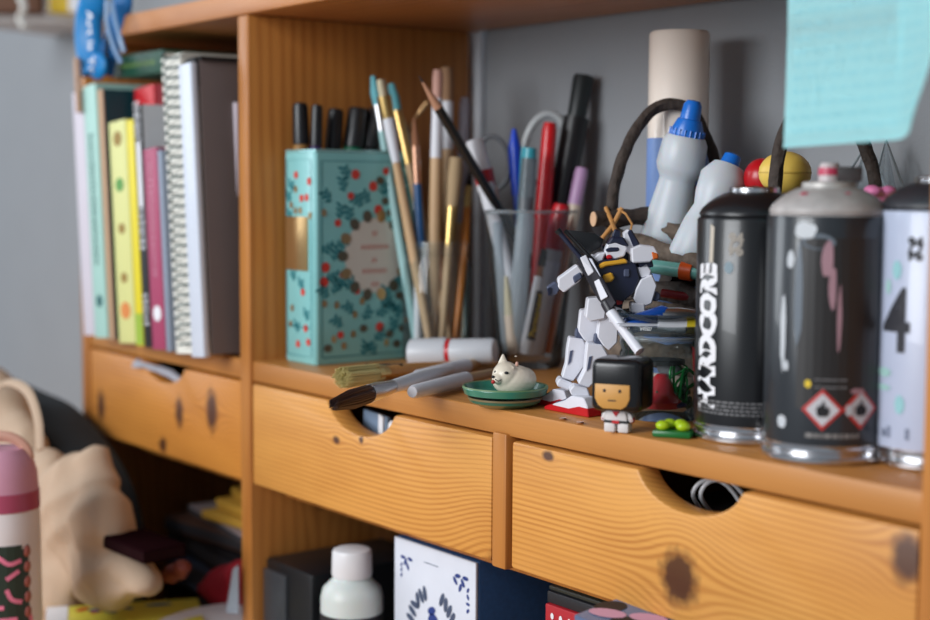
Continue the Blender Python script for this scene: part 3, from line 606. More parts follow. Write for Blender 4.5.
# brown brush overhanging the edge
a = at(332, 405, .010); p2 = at(404, 383, .010); d_ = (p2-a).normalized(); b = a+d_*.20
bb_ = stick('paint_brush', 'silver collared brush with dark brown bristles poking over the shelf edge', 'brush', a, b, [
    ('bristle_core', [(.03, .0018), (.06, .0040), (.20, .0052), (.28, .0052)], mat('dark_bristle', S(58, 30, 24), .4), .8, 1), ('ferrule', [(.27, .0062), (.34, .0062), (.40, .0052), (.46, .0046)], steel, .9, 1), ('handle', [(.46, .0045), (.7, .0055), (1, .003)], whitep)], spin=0)
tuft(bb_, .2, 0, .058, .0050, .0058, 260, mat('dark_bristle', S(58, 30, 24), .4), 1.1, .55)
sil = mat('silver_cap', S(185, 188, 195), .3, .1)
for lab, p, q, r in [('silver white capped pen lying uppermost beside the brown brush', (416, 377), (488, 361), .0058), ('silver white capped pen lying nearest the shelf edge by the green dish', (412, 392), (480, 376), .0056)]:
    a = at(p[0], p[1], r+.001); d_ = at(q[0], q[1], r+.001)-a; b = a+d_*1.0; b = a+d_.normalized()*.125
    stick('brush_pen', lab, 'pen', a, b, [('cap', [(0, .0038), (.02, r*.85), (.50, r), (.62, r*.98)], glass('pearl_cap', (.85, .87, .9, 1), haze=.85, hazecol=S(200, 204, 212), rough=.2) if False else mat('pearl_plastic', S(205, 207, 214), .3)), ('barrel', [(.60, r*.75), (.95, r*.6), (1, r*.4)], mat('tan_barrel', S(175, 140, 95), .4))], 'capped pens lying on the shelf')
a = at(372, 392, .004); b = at(440, 366, .006)
stick('pen', 'thin silver metal pen lying between the two flat brushes', 'pen', at(388, 388, .008), at(436, 372, .008), [('barrel', [(0, .001), (.15, .0028), (1, .003)], steel)])
# ---------------------------------------------------------------- green dishes and white dog
dc = at(505, 397, .006); dr = .0288
grn = mat('green_glaze', S(52, 128, 108), .3, nscale=60, namt=.25, coat=.4)
t = thing('saucer', 'small green glazed saucer, lower of the two stacked', 'saucer', (dc.x, dc.y, .0003))
obj('bowl', lathe([(0, 0), (0, dr*.60), (.003, dr*.82), (.0055, dr*.86), (.0055, dr*.80), (.003, dr*.6), (.003, 0)], 48), mat('dark_green_glaze', S(40, 105, 88), .3, nscale=60, namt=.25, coat=.4), t)
obj('glaze_edge', lathe([(.005, dr*.865), (.0062, dr*.865), (.0062, dr*.82)], 48), mat('worn_green_edge', S(120, 105, 70), .4), t)
t = thing('saucer', 'green glazed saucer with worn rim, the upper one under the dog', 'saucer', (dc.x-.001, dc.y+.001, .0064))
obj('bowl', lathe([(0, 0), (0, dr*.7), (.002, dr*.95), (.006, dr), (.0072, dr*.985), (.0068, dr*.93), (.003, dr*.85), (.002, 0)], 48), grn, t)
obj('glaze_edge', lathe([(.0064, dr*1.002), (.0074, dr*.985), (.0070, dr*.94)], 48), mat('worn_edge', S(100, 130, 90), .4), t)
# dog: local x = image right, faces left and towards the viewer
dgc = atd(512, 389, (dc-CAM).dot(FW)); s_ = (dc-CAM).dot(FW)/FPX
t = thing('dog_figurine', 'little white pottery dog with black eyes sitting on the green saucer', 'figurine', (dgc.x, dgc.y, .0088), RZ)
ivo = mat('ivory_glaze', S(222, 210, 190), .35, coat=.3, nscale=80, namt=.06)
def remeshed(bm, vox, sm=8):
    me = bpy.data.meshes.new('r'); bm.to_mesh(me); bm.free(); o = bpy.data.objects.new('r', me); sc.collection.objects.link(o)
    m = o.modifiers.new('r', 'REMESH'); m.mode = 'VOXEL'; m.voxel_size = vox; m2 = o.modifiers.new('s', 'SMOOTH'); m2.iterations = sm; m2.factor = .5
    bpy.context.view_layer.update(); me2 = bpy.data.meshes.new_from_object(o.evaluated_get(bpy.context.evaluated_depsgraph_get()))
    b = bmesh.new(); b.from_mesh(me2); bpy.data.objects.remove(o); bpy.data.meshes.remove(me2); return b
bm = blob([((.001, 0, .0085), (.0145, .0125, .0105)), ((-.004, -.003, .012), (.0095, .0100, .0095)), ((-.0095, -.009, .0105), (.0042, .0042, .0036)), ((.008, .003, .0085), (.0085, .010, .0085))], sub=3)
for ex, ey in ((-.0095, .001), (.0015, -.0075)):
    lathe([(.017, .0046), (.022, .0026), (.0262, .0006), (.0265, 0)], 16, bm=bm, sx=1, sy=.6, c=(ex*.75+.001, ey, 0))
obj('body', remeshed(bm, .0006, 4), ivo, t)
def face(c, r, m, nm, s=(1, 1, 1)): obj(nm, blob([(c, (r*s[0], r*s[1], r*s[2]))], sub=2), m, t)
face((-.0108, -.0075, .0150), .0011, ink_k, 'eye', (1.3, 1, .9)); face((-.0042, -.0128, .0150), .0011, ink_k, 'eye', (1.3, 1, .9))
face((-.0130, -.0118, .0122), .0012, ink_k, 'nose', (1, 1, .8)); face((-.0128, -.0118, .0088), .0014, mat('tongue_red', S(190, 40, 40), .4), 'tongue', (1, .8, 1))
bm = tube([(-.0115, -.0125, .0108), (-.0095, -.0128, .0095), (-.0075, -.0125, .0105)], .0004, 6); obj('mouth', bm, ink_k, t)
face((-.0062, .0006, .0205), .0016, mat('ear_pink', S(215, 165, 145), .5), 'inner_ear', (.8, .8, 1.2)); face((.0028, -.0098, .0205), .0014, MATS['ear_pink'], 'inner_ear', (.8, .6, 1.2))

# ---------------------------------------------------------------- toy robot (articulated model kit)
rf = at(572, 411); rdp = (rf-CAM).dot(FW); k = rdp/FPX
rob = thing('toy_robot', 'white and navy toy robot with red feet standing with a long rifle', 'toy', (rf.x, rf.y, .0002), RZ)
def rp(px, py): return ((px-572)*k, (411-py)*k*1.0)
rw = mat('robot_white', S(222, 222, 230), .4); rn = mat('robot_navy', S(28, 34, 58), .4); rr_ = mat('robot_red', S(190, 22, 30), .35); ry = mat('robot_yellow', S(222, 165, 45), .4); rg = mat('robot_grey', S(75, 82, 105), .45)
def rpart(nm, poly, y0, y1, m, par=None, bev=.0008):
    return obj(nm, prism([rp(*p) for p in poly], y0, y1, bev, seg=1), m, par or rob, smooth=False)
# feet (far one first)
FMI = (Matrix.Translation(rf) @ Matrix.Rotation(RZ, 4, 'Z')).inverted()
def foot(heel, toe, wd):
    H_, T_ = FMI @ at(*heel), FMI @ at(*toe); d = T_-H_; L_ = d.length; d.normalize(); pz = Vector((-d.y, d.x, 0))
    def fp(nm, prof, w0, m, par=None, bev=.0006):
        b = bmesh.new(); A = [b.verts.new(H_+d*(q[0]*L_)+pz*w0*(1-.25*q[0])+Vector((0, 0, q[1]))) for q in prof]; B2 = [b.verts.new(H_+d*(q[0]*L_)-pz*w0*(1-.25*q[0])+Vector((0, 0, q[1]))) for q in prof]
        b.faces.new(A); b.faces.new(B2[::-1])
        for i in range(len(prof)): b.faces.new((A[i], B2[i], B2[(i+1) % len(prof)], A[(i+1) % len(prof)]))
        bmesh.ops.recalc_face_normals(b, faces=b.faces[:]); bmesh.ops.bevel(b, geom=b.edges[:], offset=bev, segments=1, affect='EDGES', clamp_overlap=True)
        return obj(nm, b, m, par or rob, smooth=False)
    f_ = fp('foot', [(.02, .003), (.90, .0022), (.80, .0048), (.55, .0082), (.40, .0120), (.12, .0120), (.04, .007)], wd, rw)
    fp('sole', [(0, 0), (1, 0), (1.0, .0022), (.86, .0042), (.45, .0035), (.22, .0060), (.02, .0055)], wd*1.10, rr_, f_)
    fp('instep', [(.44, .0118), (.56, .0090), (.80, .0056), (.74, .0044), (.42, .0090)], wd*.7, rg, f_)
    return f_
foot((573, 409), (535, 403), .0052); foot((595, 417), (549, 409), .0056)
rpart('ankle_guard', [(557, 383), (560, 379), (573, 384), (569, 392), (557, 387)], .003, .020, rw)
rpart('ankle_guard', [(568, 388), (572, 383), (586, 386), (590, 397), (583, 398), (570, 393)], -.012, .003, rw)
for (x0, y0, a, b) in ((0, 0, .006, .019), (17, 3, -.010, .004)):
    rpart('shin', [(569+x0*.95, 338+y0), (583+x0, 340+y0), (589+x0, 350+y0), (586+x0, 366+y0), (574+x0*.8, 383+y0), (562+x0*.85, 379+y0), (566+x0, 365+y0), (567+x0, 350+y0)], a, b, rw)
    rpart('shin_vent', [(570+x0, 352+y0), (573+x0, 351+y0), (571+x0, 363+y0), (568+x0, 366+y0)], a-.0006, a+.001, rg, None, 0)
    rpart('calf', [(584+x0, 344+y0), (592+x0, 354+y0), (588+x0, 372+y0), (578+x0, 383+y0), (575+x0, 378+y0), (582+x0, 360+y0)], a+.001, b-.001, mat('robot_pale_grey', S(195, 198, 212), .4))
    rpart('knee', [(576+x0, 330+y0), (583+x0, 330+y0), (587+x0, 342+y0), (580+x0, 342+y0), (575+x0, 338+y0)], a+.002, b-.002, rg)
    rpart('thigh', [(580+x0, 311+y0), (590+x0, 309+y0), (599+x0, 320+y0), (598+x0, 338+y0), (590+x0, 346+y0), (584+x0, 341+y0), (578+x0, 332+y0)], a+.0005, b-.0005, rw)
rpart('hip_joint', [(588, 298), (622, 298), (620, 316), (596, 318)], .000, .012, rn)
rpart('skirt_armour', [(585, 297), (596, 296), (603, 309), (602, 317), (588, 320), (583, 316)], -.012, .004, rw)
rpart('skirt_armour', [(600, 306), (606, 303), (622, 309), (626, 326), (614, 330), (604, 318)], -.004, .014, rw)
rpart('waist', [(596, 288), (620, 290), (622, 302), (598, 302)], -.004, .010, rn)
rpart('waist_mark', [(614, 299), (620, 298), (620, 303), (615, 304)], -.0052, -.003, rr_, None, 0)
rpart('chest', [(588, 268), (596, 260), (612, 258), (632, 262), (636, 278), (630, 292), (620, 300), (604, 297), (594, 284)], -.010, .012, rn)
rpart('collar', [(595, 264), (600, 261), (622, 258), (624, 262), (603, 265), (597, 268)], -.0125, .006, ry)
rpart('chest_vent', [(599, 274), (608, 271), (611, 277), (607, 281), (600, 281)], -.0135, -.008, ry)
rpart('chest_mark', [(620, 268), (626, 268), (626, 276), (620, 276)], -.0115, -.008, rg)
rpart('chest_plate', [(586, 262), (596, 253), (603, 252), (598, 266), (592, 270)], -.006, .010, rw)
rpart('backpack', [(602, 246), (640, 250), (640, 290), (606, 288)], .012, .026, rn)
hd = rpart('head', [(602, 251), (605, 243), (612, 239), (621, 241), (624, 248), (621, 256), (612, 259), (604, 257)], -.006, .006, rw)
rpart('visor', [(602, 249), (607, 247), (616, 247), (616, 251), (604, 252)], -.0068, .003, rn, hd)
rpart('helmet_crown', [(604, 245), (609, 237), (620, 237), (626, 246), (620, 246), (612, 243)], -.0065, .0062, rn, hd)
rpart('chin', [(603, 255), (608, 254), (610, 258), (604, 259)], -.0072, .002, rr_, hd)
rpart('head_fin', [(609, 237), (612, 229), (618, 231), (618, 241)], -.002, .002, rn, hd)
rpart('shoulder_fin', [(620, 233), (626, 229), (634, 246), (629, 256), (622, 250)], -.003, .006, rw)
rpart('fin_navy_panel', [(624, 232), (628, 229), (637, 244), (631, 248)], -.0045, .003, rn)  # navy panel next to the shoulder fin
# arm held out to the left
rpart('shoulder', [(584, 262), (592, 254), (600, 262), (594, 274), (586, 272)], -.004, .012, rw)
rpart('upper_arm', [(572, 268), (586, 262), (590, 270), (577, 280), (572, 277)], -.004, .008, rn)
rpart('forearm', [(556, 278), (575, 264), (581, 272), (578, 280), (562, 292), (556, 287)], -.008, .006, rw)
rpart('elbow_plate', [(570, 276), (578, 271), (580, 277), (572, 283)], -.009, .007, rg)
fs = rpart('fist', [(545, 287), (554, 281), (558, 288), (555, 294), (548, 296)], -.006, .004, rg)
for i in range(4): rpart('finger', [(545.5+i*.2, 288+i*1.9), (548.5, 286.6+i*1.9), (549, 288.3+i*1.9), (546+i*.2, 289.7+i*1.9)], -.0075, -.001, rn, fs, .0002)
# arm on the right
rpart('shoulder', [(627, 248), (636, 244), (650, 246), (654, 253), (646, 261), (628, 262)], -.012, .010, rw)
rpart('shoulder_thruster', [(646, 250), (653, 252), (654, 257), (648, 259)], -.0125, .004, mat('robot_orange', S(215, 105, 40), .4))
rpart('shoulder_joint', [(632, 260), (648, 258), (650, 266), (636, 268)], -.008, .006, rn)
rpart('upper_arm', [(633, 267), (643, 262), (648, 270), (646, 276), (638, 278)], -.008, .006, rw)
rpart('forearm', [(637, 278), (648, 273), (653, 284), (648, 302), (638, 306), (630, 298), (632, 288)], -.011, .006, rw)
rpart('elbow', [(636, 276), (649, 272), (649, 275), (637, 280)], -.008, .005, rg)
obj('side_wheel', xf(lathe(rod(-.002, .002, .0032), 16), Matrix.Translation((rp(652, 295)[0], -.006, rp(652, 295)[1])) @ Matrix.Rotation(pi/2, 4, 'X')), rg, rob)
rpart('wrist_guard', [(628, 301), (641, 302), (642, 313), (628, 311)], -.012, .004, rw)
rpart('fist', [(628, 311), (640, 312), (639, 321), (629, 320)], -.009, .003, rg)
# rifle held across the body
gun = thing('toy_rifle', 'long black and white toy rifle held slantwise across the robot', 'toy rifle', (rf.x, rf.y, .0002), RZ)
def gy(px): return -.017-.030*max(0, (px-590)/50)
GMI = (Matrix.Translation(rf) @ Matrix.Rotation(RZ, 4, 'Z')).inverted()
def gl(px, py, dy): return GMI @ atd(px, py, rdp+dy)
def gpart(nm, p, q, r, m, dy=0, r2=None, flat=1):
    obj(nm, tube([gl(p[0], p[1], gy(p[0])+dy), gl(q[0], q[1], gy(q[0])+dy)], [r*k, (r2 or r)*k], 16, flat=flat), m, gun)
def gslab(nm, pl, dy0, dy1, m, bev=.0003):
    b = bmesh.new(); A = [b.verts.new(gl(x, y, gy(x)+dy0)) for x, y in pl]; B2 = [b.verts.new(gl(x, y, gy(x)+dy1)) for x, y in pl]
    b.faces.new(A); b.faces.new(B2[::-1])
    for i in range(len(pl)): b.faces.new((A[i], B2[i], B2[(i+1) % len(pl)], A[(i+1) % len(pl)]))
    bmesh.ops.recalc_face_normals(b, faces=b.faces[:]); bmesh.ops.bevel(b, geom=b.edges[:], offset=.0004, segments=1, affect='EDGES', clamp_overlap=True)
    obj(nm, b, m, gun, smooth=False)
gpart('barrel', (558, 231), (592, 272), 2.4, rn); gpart('barrel', (565, 231), (596, 264), 2.2, black_pl, .0035)
gpart('muzzle', (557, 230), (560, 233.5), 3.2, black_pl)
gslab('receiver', [(577, 262), (586, 255), (604, 280), (616, 303), (609, 312), (598, 300)], -.003, .0035, mat('robot_black', S(36, 32, 40), .4), 0)
for pl_ in ([(580, 258), (586, 255), (594, 272), (588, 277)], [(594, 282), (599, 279), (608, 297), (601, 301)]): gslab('white_cover', pl_, -.005, .002, rw, 0)
gslab('side_cover', [(588, 258), (592, 259), (601, 277), (597, 279)], -.004, .002, mat('robot_pale_grey', S(195, 198, 212), .4), 0)
gpart('stock_tube', (610, 311), (640, 352), 5.4, rw, 0, 5.2); gpart('stock_collar', (606, 303), (611, 312), 5.7, MATS['robot_black'])
t = obj('toy_shield', prism([((q[0]-rp(585, 245)[0]), q[1]) for q in [rp(*p) for p in [(567, 231), (594, 234), (603, 240), (600, 248), (586, 256), (577, 254)]]], .010, .015, .0006), black_pl)
base = rf+RX*rp(585, 245)[0]; tag(t, 'black wedge shaped toy shield behind the rifle barrel', 'toy shield', loc=(base.x, base.y, .0002), rz=RZ)

# ---------------------------------------------------------------- block headed figure
bf = at(618, 432); bd = (bf-CAM).dot(FW); kb = bd/FPX; bz = RZ-.42
t = thing('block_figure', 'small figure with big black cube head and tan face in front of the jar', 'figurine', (bf.x, bf.y, .0002), bz)
Hs = .0312; zc = .0135+Hs/2
obj('head', box((.002, .002, zc), (Hs, Hs*.92, Hs), .0042, 4), mat('gloss_black', S(16, 16, 18), .22), t)
fp = [(-.0098, .0172), (-.0098, .0240), (-.0092, .0262), (.0082, .0262), (.0088, .0240), (.0088, .0172), (.0062, .0155), (.002, .0143), (.001, .0147), (-.003, .0143), (-.0075, .0155)]
fp = [(-.0105, .0300), (-.0105, .0215), (-.0085, .0175), (-.0055, .0155), (.0060, .0155), (.0090, .0175), (.0110, .0215), (.0110, .0300)]
yf = .002-Hs*.46
obj('face_panel', prism(fp, yf-.0007, yf+.002, .0004), mat('tan_face', S(205, 150, 75), .45), t)
for ex in (-.0045, .0050): obj('eye', blob([((ex, yf-.0006, .0262), (.0011, .0005, .0011))], sub=2), ink_k, t)
obj('mouth', box((.0002, yf-.0008, .0205), (.0048, .0005, .0007)), ink_k, t)
bs = mat('suit_white', S(218, 212, 210), .4)
bm = prism([(-.0072, .006), (.0072, .006), (.0058, .0138), (-.0058, .0138)], -.0045, .0045, .0010); obj('torso', bm, bs, t)
for sx in (-1, 1):
    lg = obj('leg', box((sx*.0042, 0, .0033), (.0070, .0085, .0066), .0012), bs, t)
    ar = obj('arm', prism([(sx*.0060, .0128), (sx*.0092, .0110), (sx*.0102, .0070), (sx*.0078, .0062), (sx*.0064, .0090)], -.0028, .0028, .0006), bs, t)
    obj('hand', blob([((sx*.0088, -.0006, .0078), (.0019, .0024, .0021))], sub=2), mat('hand_red', S(170, 45, 45), .4), ar)
obj('belt', box((0, 0, .0066), (.0152, .0098, .0016), .0003), ink_k, t); obj('buckle', box((0, -.0051, .0066), (.0044, .0010, .0017)), rr_, t)
obj('neckline', prism([(-.0028, .0138), (.0028, .0138), (0, .0098)], -.0052, -.0040), rr_, t)

# ---------------------------------------------------------------- green tray with lime balls
gt = at(663, 438); t = thing('green_tray', 'tiny dark green tray holding lime balls at the shelf edge', 'toy', (gt.x, gt.y+.009, .0002), RZ-.35)
b = box((0, 0, .002), (.023, .016, .004), .0012); obj('tray', b, mat('green_plastic', S(20, 105, 45), .3), t)
lime = mat('lime_plastic', S(175, 205, 25), .35, nscale=300, namt=.2)
proto = None
GTg = 'lime balls on the green tray'
for i, (x, y) in enumerate([(-.0060, -.0035), (.0060, -.0030), (-.0035, .0040), (.0030, .0045)]):
    o = obj('lime_ball', blob([((0, 0, .0028), (.0042, .0036, .0030))], sub=3), lime) if proto is None else proto.copy()
    if proto is None: proto = o
    else: sc.collection.objects.link(o)
    w_ = t.matrix_basis @ Vector((x, y, .0038)); tag(o, ['front left lime ball on the little green tray', 'front right lime ball on the little green tray', 'rear left lime ball on the little green tray', 'rear right lime ball on the little green tray'][i], 'ball', GTg, loc=w_, rz=RZ)

# ---------------------------------------------------------------- glass jar with trinkets, papers and pens on top
bj = at(668, 424); BR = .0285; BC = bj+FH*BR; BC.z = 0; bjd = (BC-CAM).dot(FW); BH = .052
JAR = t = thing('trinket_jar', 'squat clear glass jar of trinkets between the block figure and spray can', 'jar', (BC.x, BC.y, .0003))
jg = glass('squat_glass', (.93, .96, .95, 1), haze=.05, hazecol=S(140, 160, 155))
obj('body', lathe([(0, 0), (0, BR*.82), (.005, BR*.96), (.012, BR), (BH*.66, BR), (BH*.74, BR*.95), (BH*.78, BR*.97), (BH*.84, BR*.93), (BH*.92, BR*.97), (BH, BR*.95)], 56), jg, t)
obj('rim', lathe([(BH-.002, BR*.95), (BH, BR*.98), (BH+.001, BR*.94), (BH-.001, BR*.90)], 56), MATS['rim_glass'], t)
def injar(px, py, off=0): p = atd(px, py, bjd+off); return p
def trinket(nm, lab, cat, bm, m, loc): return tag(obj(nm, bm, m), lab, cat, 'trinkets inside the squat jar', loc=loc)
bb = BC+Vector((0, 0, .008))
trinket('red_bead_toy', 'red plastic cone shaped trinket inside the squat jar', 'trinket', lathe([(0, 0), (0, .012), (.004, .013), (.010, .008), (.018, .006), (.021, .003), (.021, 0)], 20), mat('cherry_red', S(185, 20, 35), .35), bb-FH*.011-RX*.002)
trinket('green_tinsel', 'tangle of green foil at the right of the squat jar', 'trinket', tube(smoothpath([(R.uniform(-.006, .006), R.uniform(-.012, .012), R.uniform(.0, .03)) for _ in range(22)], 4), .0009, 5), mat('green_foil', S(20, 130, 60), .25, .4), bb+RX*.013-FH*.006)
trinket('blue_bead', 'dark blue flat bead at the bottom of the squat jar', 'bead', blob([((0, 0, .003), (.006, .005, .002))]), mat('deep_blue_bead', S(20, 35, 90), .3), bb-FH*.015+RX*.008-Vector((0, 0, .001)))
trinket('teal_bead', 'teal round bead at the left of the squat jar', 'bead', blob([((0, 0, .006), (.007, .007, .006))]), mat('teal_bead', S(30, 110, 110), .3), bb-RX*.012-FH*.010)
trinket('grey_pebble', 'grey pebble high in the squat jar', 'pebble', blob([((0, 0, .003), (.009, .006, .005))]), mat('grey_pebble', S(120, 120, 125), .6), bb+Vector((0, 0, .020))+RX*.004)
trinket('black_button', 'large black button on the trinket pile in the jar', 'button', lathe(rod(0, .003, .014), 24), black_pl, bb+Vector((0, 0, .026)))
t = obj('seed_beads', blob([((R.uniform(-.015, .015), R.uniform(-.015, .015), R.uniform(0, .012)), (.0022,)*3) for _ in range(90)], sub=1), mat('seed_green', S(60, 90, 70), .4)); tag(t, 'loose dark green seed beads filling the squat jar', 'beads', loc=bb); t['kind'] = 'stuff'
# small clutter bag behind block head
cb = injar(627, 347, -.02)
obj('lid', lathe([(BH+.0015, 0), (BH+.0015, .0275), (BH+.0045, .0285), (BH+.0075, .0275), (BH+.0075, .024), (BH+.0045, .023), (BH+.0045, 0)], 48), glass('lid_glass', (.85, .9, .9, 1), haze=.25, hazecol=S(120, 130, 135)), JAR)
pc = BC+Vector((0, 0, BH+.0078))
bm = prism([(-.030, -.020), (.034, -.012), (.020, .026), (-.034, .022)], 0, .0012, axis='z'); t = obj('folded_paper', bm, mat('sheet_paper', S(212, 214, 222), .7)); tag(t, 'folded white paper lying on the jar lid', 'paper', loc=pc, rz=RZ)
t = obj('glass_dish', lathe([(0, 0), (0, .018), (.003, .028), (.005, .031), (.006, .030), (.004, .025), (.002, .016), (.002, 0)], 48), glass('dish_glass', (.8, .86, .88, 1), haze=.3, hazecol=S(90, 105, 120))); tag(t, 'shallow grey glass dish holding tubes on the folded paper', 'dish', loc=pc+Vector((0, 0, .0014))+FH*.004)
zz = pc.z+.009
def atjar(px, py, off=0): return atd(px, py, bjd+off)
bp_ = mat('cobalt_plastic', S(20, 75, 160), .25, coat=.5)
PG = 'pens and tubes in the glass dish'
stick('pen', 'glossy blue pen, upper of the two in the glass dish', 'pen', atjar(622, 325, .0), atjar(668, 311, .0), [('barrel', [(0, .002), (.1, .0045), (.9, .0048), (1, .003)], bp_)], PG)
stick('pen', 'glossy blue pen lying lower in the glass dish', 'pen', atjar(618, 330, -.01), atjar(664, 320, -.012), [('barrel', [(0, .002), (.1, .004), (.9, .0042), (1, .003)], bp_)], PG)
stick('foil_tube', 'crumpled silver tube beside the blue pens', 'tube', atjar(662, 315, .0), atjar(702, 314, .0), [('body', [(0, .005), (.5, .0045), (1, .002)], steel)], PG)
stick('paint_tube', 'white tube with yellow end at the front of the dish', 'tube', atjar(658, 323, -.02), atjar(704, 327, -.02), [('body', [(0, .0038), (.5, .0050), (.60, .0052)], whc), ('yellow_end', [(.60, .0054), (1, .0054)], mat('yellow_plastic', S(215, 190, 40), .35))], PG)

# ---------------------------------------------------------------- driftwood basket
bark = mat('bark', S(104, 90, 78), .85, nscale=130, namt=.85, bump=1.0, bscale=160, stretch=(1, 1, 1))
barkd = mat('dark_bark', S(58, 48, 42), .8, nscale=130, namt=.8, bump=1.0, bscale=160)
cutw = mat('cut_wood', S(205, 165, 130), .7, nscale=200, namt=.15)
KY0, KY1 = .118, .205
bx0 = .335; bx1 = .56
t = thing('driftwood_basket', 'rustic basket of stacked grey branches with arched twig handles', 'basket', ((bx0+bx1)/2, (KY0+KY1)/2, .0002))
o0 = Vector(((bx0+bx1)/2, (KY0+KY1)/2, .0002))
def log(p, q, r, m=bark, wig=.003, n=14, ends=True):
    P = []
    for i in range(n+1):
        s = i/n; c = p.lerp(q, s); c = c+Vector((noise.noise(c*14+Vector((3, 0, 0))), noise.noise(c*14+Vector((0, 9, 0))), noise.noise(c*14)))*wig*2; P.append(c-o0)
    L = obj('branch', tube(P, [r*(1+.12*math.sin(i*1.7+p.x*50)) for i in range(n+1)], 18, rough=.28), m, t)
    if ends:
        for e, f in ((P[0], P[1]), (P[-1], P[-2])):
            d = (e-f).normalized(); M = Matrix.Translation(e) @ d.to_track_quat('Z', 'Y').to_matrix().to_4x4()
            obj('cut_end', xf(lathe([(0, r*.9), (.0006, r*.9), (.0006, 0)], 18), M), cutw, L)
Yf = KY0+.004
for (a, b, r, m) in [((617, 236), (772, 276), .0068, bark), ((600, 285), (770, 303), .0072, barkd), ((606, 309), (765, 322), .0074, bark), ((590, 345), (770, 372), .009, bark)]:
    pa = aty(a[0], a[1], Yf+R.uniform(0, .004)); pb = aty(b[0], b[1], Yf+.006); log(pa, pb, r, m)
for z, r in ((.020, .009), (.038, .008), (.062, .008), (.085, .008), (.105, .007)):
    log(Vector((bx0+.01, KY1, z)), Vector((bx1+.03, KY1+.002, z+.002)), r)
for x in (bx0+.02, bx1):
    for z in (.029, .050, .085): log(Vector((x, KY0+.010, z)), Vector((x+.004, KY1+.006, z)), .0062, barkd, n=8, ends=False)
log(aty(594, 220, Yf-.020), aty(662, 215, KY0+.035), .0058, barkd, n=8)
log(aty(655, 226, Yf+.02), aty(760, 236, Yf+.03), .0060, bark, ends=False)
# arched handles
def arch(pts, r, lab):
    P = [p-o0 for p in smoothpath(pts, 8)]; obj('handle', tube(P, r, 14, rough=.18), barkd, t, lab)
ya = KY0; yb = KY1-.012
def ap(px, py, s): return aty(px, py, ya+(yb-ya)*s)
arch([ap(611, 300, 0), ap(612, 205, 0), ap(622, 160, .08), ap(636, 130, .25), ap(654, 109, .45), ap(673, 104, .6), ap(692, 112, .75), ap(707, 140, .9), ap(715, 170, 1), ap(716, 260, 1)], .0042, 'left arched twig handle')
arch([ap(772, 290, 0), ap(775, 190, 0), ap(782, 140, .06), ap(800, 108, .3), ap(825, 96, .5), ap(848, 112, .75), ap(866, 150, .93), ap(875, 190, 1), ap(875, 300, 1)], .0043, 'right arched twig handle')
bm = tube([aty(600, 241, KY0-.010)-o0, aty(613, 225, KY0-.012)-o0, aty(622, 208, KY0-.006)-o0], .0016, 8); tube([aty(606, 208, KY0-.006)-o0, aty(612, 222, KY0-.013)-o0, aty(617, 236, KY0-.010)-o0], .0016, 8, bm=bm)
tube([aty(618, 209, KY0-.006)-o0, aty(626, 214, KY0-.008)-o0, aty(632, 224, KY0-.006)-o0, aty(630, 234, KY0-.006)-o0], .0008, 6, bm=bm)
obj('rattan_tie', bm, mat('rattan', S(190, 135, 75), .6), t)
# pen with orange ring tucked into the basket
stick('marker', 'mint green marker with orange band tucked between the branches', 'marker', aty(650, 266, KY0-.006), aty(720, 276, KY0+.014), [('barrel', [(0, .0048), (.45, .0050)], mat('mint_plastic', S(120, 190, 180), .35)), ('orange_band', [(.45, .0062), (.62, .0062)], mat('orange_plastic', S(215, 85, 25), .4)), ('cap', [(.62, .0048), (1, .0044)], mat('mint_plastic', S(120, 190, 180), .35))])
stick('pencil', 'dark red pencil lying between the basket branches', 'pencil', aty(662, 293, KY0-.004), aty(712, 301, KY0+.01), [('shaft', [(0, .003), (1, .003)], mat('dark_red_lacquer', S(120, 20, 30), .35))])
# ---------------------------------------------------------------- squeeze bottles
frost = mat('frosted_plastic', S(196, 202, 208), .4, sss=.3)
bot = aty(660, 262, .150); top = aty(694, 100, .158)
v = top-bot; L_ = v.length
t = thing('squeeze_bottle', 'tilted frosted squeeze bottle with bright blue nozzle cap', 'bottle', bot, q=v.to_track_quat('Z', 'Y'))
def f(z): return z*L_
obj('body', lathe([(0, 0), (0, .018), (f(.03), .0195), (f(.30), .0160), (f(.50), .0128), (f(.52), .0128), (f(.56), .0155), (f(.60), .0172), (f(.74), .0160), (f(.78), .0135), (f(.79), 0)], 40), frost, t)
bc = mat('azure_cap', S(25, 110, 205), .3)
obj('cap', lathe([(f(.775), 0), (f(.775), .0118), (f(.80), .0122), (f(.88), .0085), (f(.885), .0072), (f(.97), .0064), (f(.995), .0045), (f(1), 0)], 32), bc, t)
bm = bmesh.new()
for i in range(20): a = 2*pi*i/20; box((.0122*math.cos(a), .0122*math.sin(a), f(.80)), (.0008, .0008, f(.04)), bm=bm)
obj('cap_ribs', bm, bc, t)
bot = aty(690, 262, .135); top = aty(732, 158, .165); v = top-bot; L_ = v.length
t = thing('squeeze_bottle', 'second frosted bottle leaning behind the black spray can', 'bottle', bot, q=v.to_track_quat('Z', 'Y'))
obj('body', lathe([(0, 0), (0, .016), (f(.03), .017), (f(.35), .0150), (f(.50), .0125), (f(.62), .0150), (f(.80), .0165), (f(.92), .011), (f(.93), 0)], 40), frost, t)
obj('cap', lathe([(f(.92), 0), (f(.92), .007), (f(1.02), .006), (f(1.04), .003), (f(1.04), 0)], 24), bc, t)
stick('pencil', 'yellow and black pencil between the two squeeze bottles', 'pencil', aty(712, 255, .16), aty(688, 180, .17), [('shaft', [(0, .0035), (.6, .0035)], MATS['yellow_plastic']), ('dark_end', [(.6, .0036), (1, .0036)], black_pl)])
c = aty(785, 173, .150); t = thing('egg_shaker', 'yellow egg shaped toy behind the spray cans', 'toy', c, RZ)
